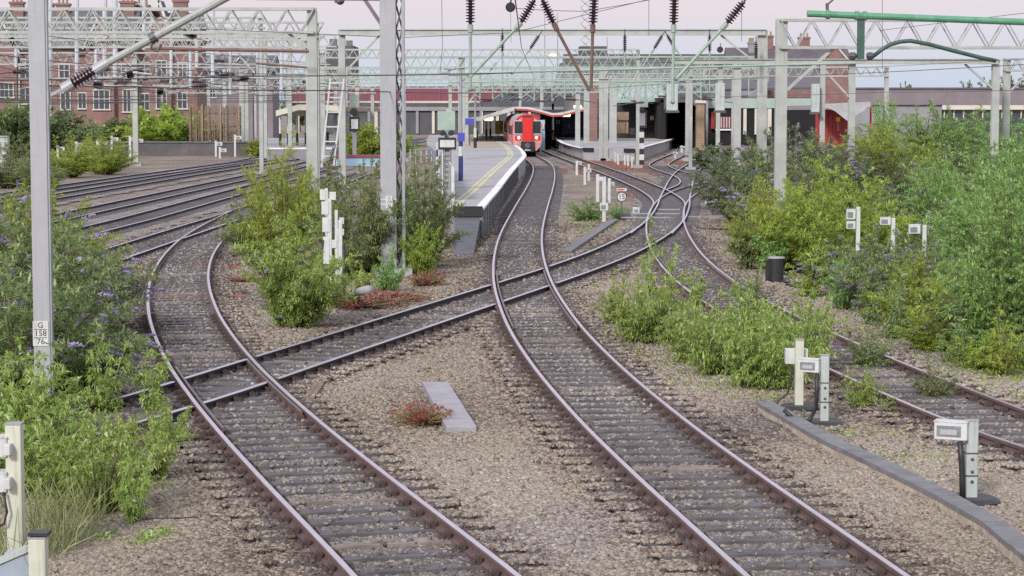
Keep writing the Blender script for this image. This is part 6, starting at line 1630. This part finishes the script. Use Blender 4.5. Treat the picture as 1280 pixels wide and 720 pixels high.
# lattice radio tower and thin aerials
Y = 560; t = thing('radio_tower', 'tall pale lattice tower rising behind the long grey building', 'tower', (X_at(731, Y), Y, ground_z(Y)))
m = MB(); w = 6 / pxm(Y); z0, z1 = ground_z(Y), 46
xs = X_at(731, Y)
for sx_, sy_ in ((-1, -1), (1, -1), (1, 1), (-1, 1)): m.bar((xs + sx_ * w, Y + sy_ * w, z0), (xs + sx_ * w * .85, Y + sy_ * w * .85, z1), .22)
m.build('leg', M['white'], t); m = MB()
for i in range(22):
    za, zb_ = z0 + (z1 - z0) * i / 22, z0 + (z1 - z0) * (i + 1) / 22
    for sy_ in (-1, 1): m.bar((xs - w, Y + sy_ * w, za), (xs + w, Y + sy_ * w, zb_), .12); m.bar((xs + w, Y + sy_ * w, za), (xs - w, Y + sy_ * w, zb_), .12)
m.build('lacing', M['redwall' if False else 'galv'], t)
for lb, px, y0, y1, Y in (('left thin aerial pole above the train', 681, 12, 112, 380), ('right thin aerial pole above the train', 697, 16, 112, 385), ('thin aerial on the roof box', 759, 46, 70, 392)):
    m = MB(); m.tube(atY(px, y1, Y), atY(px, y0, Y), .12, 6, .06); tag(m.build('aerial_pole', M['galv'], origin=tuple(atY(px, y1, Y))), lb, 'pole', 'thin aerial poles')

# ------------------------------------------------------------------ train
def train():
    Y0 = 200.0; X0 = X_at(659.5, Y0); z0 = ground_z(Y0) + .18
    t = thing('passenger_train', 'red doored passenger train with white cab front at the platform', 'train', (X0, Y0, z0))
    o = Vector((X0, Y0, z0)); hw = 1.33
    prof = [(-hw, .95), (-hw - .03, 1.6), (-hw, 2.5), (-1.2, 3.1), (-.95, 3.5), (-.5, 3.74), (0, 3.80), (.5, 3.74), (.95, 3.5), (1.2, 3.1), (hw, 2.5), (hw + .03, 1.6), (hw, .95)]
    for y0, L in ((.35, 22.5), (23.4, 22.5)):
        m = MB(); m.prism([o + Vector((x, y0, z)) for x, z in prof], (0, L, 0)); m.build('coach_body', M['trainorange'], t)
        m = MB(); m.prism([o + Vector((x * 1.004, y0 + .4, z + .006)) for x, z in prof[3:10]], (0, L - .8, 0)); m.build('roof', M['traingrey'], t)
        m = MB(); m.box(o + Vector((0, y0 + L / 2, .6)), (2.3, L - 1, .75)); m.build('underframe', M['black'], t)
        for s in (-1, 1):
            for i in range(9):
                m = MB(); m.box(o + Vector((s * (hw + .02), y0 + 2.6 + i * 2.1, 2.25)), (.05, 1.55, .85)); m.build('side_window', M['trainglass'], t)
            for i in (0, 1):
                m = MB(); m.box(o + Vector((s * (hw + .025), y0 + (1.2 if i == 0 else L - 1.2), 1.95)), (.05, 1.1, 2.0)); m.build('side_door', M['red'], t)
        for yb in (y0 + 3, y0 + L - 3):
            m = MB()
            for dy in (-1.2, 1.2):
                for s in (-1, 1): m.lathe(o + Vector((s * .70, yb + dy, .42)), o + Vector((s * .83, yb + dy, .42)), [(0, .42), (.13, .42)], 16)
            m.box(o + Vector((0, yb, .5)), (2.1, 3.2, .35)); m.build('bogie', M['black'], t)
    for s in (-1, 1): m = MB(); m.box(o + Vector((s * 1.0, -.03, 1.15)), (.5, .07, .3)); m.build('lower_panel', M['trainorange'], t)
    # cab front, a rounded plate standing proud
    m = MB(); m.prism([o + Vector((x * .985, 0, z - .03)) for x, z in prof] , (0, .4, 0)); m.build('cab_front', M['trainorange'], t, bevel=.09)
    m = MB()
    P_ = [Vector((x * .99, 0, z - .0)) for x, z in prof[2:11]]
    for a, b in zip(P_[:-1], P_[1:]): m.prism([o + a + Vector((0, -.02, 0)), o + b + Vector((0, -.02, 0)), o + b * .0 + Vector((b.x * .87, -.02, b.z - .2)), o + Vector((a.x * .87, -.02, a.z - .2))], (0, .06, 0))
    m.build('red_brow', M['red'], t)
    m = MB(); m.box(o + Vector((0, -.10, 2.28)), (.88, .16, 2.35)); dr = m.build('gangway_door', M['red'], t, bevel=.03)
    for s in (-1, 1): m = MB(); m.box(o + Vector((s * .47, -.08, 2.28)), (.06, .2, 2.45)); m.build('door_pillar', M['maroon'], t)
    for s in (-1, 1):
        m = MB(); m.box(o + Vector((s * .86, -.02, 2.55)), (.72, .06, 1.15)); w_ = m.build('windscreen', M['trainglass'], t, bevel=.02)
        m = MB()
        for dx, dz, sx_, sz_ in ((0, .6, .82, .06), (0, -.6, .82, .06), (-.39, 0, .05, 1.25), (.39, 0, .05, 1.25)): m.box(o + Vector((s * .86 + dx, -.03, 2.55 + dz)), (sx_, .09, sz_))
        m.build('frame', M['white'], w_)
        m = MB(); m.box(o + Vector((s * .88, -.03, 1.58)), (.56, .08, .42)); lc = m.build('lamp_cluster', M['red'], t, bevel=.02)
        m = MB(); m.lathe(o + Vector((s * .82, -.07, 1.6)), o + Vector((s * .82, -.11, 1.6)), [(0, .13), (.04, .12)], 12); m.build('headlamp', M['headlamp'], lc)
        m = MB(); m.lathe(o + Vector((s * 1.05, -.07, 1.58)), o + Vector((s * 1.05, -.1, 1.58)), [(0, .08), (.03, .08)], 10); m.build('tail_lamp', M['redlens'], lc)
        m = MB(); m.prism([o + Vector((s * .55, -.05, 1.25)), o + Vector((s * 1.3, -.05, 1.25)), o + Vector((s * 1.15, -.05, .75)), o + Vector((s * .75, -.05, .35))], (0, .35, 0)); m.build('valance', M['trainorange'], t)
    m = MB(); m.box(o + Vector((0, -.14, .78)), (1.25, .34, .95)); m.build('coupler_housing', M['black'], t, bevel=.03)
    m = MB(); m.lathe(o + Vector((0, -.3, .85)), o + Vector((0, -.5, .85)), [(0, .26), (.18, .26), (.2, .18)], 14); m.build('coupler', M['dark_steel'], t)
    m = MB(); m.box(o + Vector((0, -.32, .48)), (.5, .04, .14)); m.build('number_panel', M['white'], t)
    m = MB(); m.box(o + Vector((0, -.03, 3.52)), (.9, .06, .16)); m.build('destination_panel', M['black'], t)
    t.rotation_euler = (0, 0, .022)
train()

# ------------------------------------------------------------------ distant trees
def tree(label, Y, px, top, w_px, kind='far', leaf=None, group='trees on the right skyline', base=None, squash=1.0):
    k = pxm(Y); z1 = atY(px, top, Y).z; z0 = ground_z(Y); h = z1 - z0
    t = thing('tree', label, 'tree', (X_at(px, Y), Y, z0), random.uniform(0, 6), group)
    m = MB(); c = world_loc(t); m.path([c, c + Vector((.1, 0, h * .35)), c + Vector((0, .1, h * .75))], .05 * h * .5, 7, 0, .03); m.build('trunk', M['bark'], t)
    for i in range(1):
        P = PROTO[kind][0]; o = bpy.data.objects.new('crown', P[1]); COL.objects.link(o); o.parent = t
        s = h * .88 / (P[3] * .9); sw = w_px / k / 2 / P[4]; o.scale = (sw, sw, s); o.location = (0, 0, h * .08)
        if leaf: o.material_slots[0].link = 'OBJECT'; o.material_slots[0].material = LEAF[leaf]
tree('tall narrow green tree before the bridge parapet', 150, 1105, 104, 34, 'birch', 'birch')
tree('dark tree above the parapet right of the narrow tree', 420, 1130, 95, 28)
tree('broad dark tree above the parapet left of the twin posts', 430, 1222, 90, 50)
tree('broad dark tree above the parapet at the right edge', 440, 1272, 84, 64)
tree('low dark tree above the footbridge', 460, 640, 96, 60)
tree('low dark tree left of the tower block', 460, 375, 84, 40)
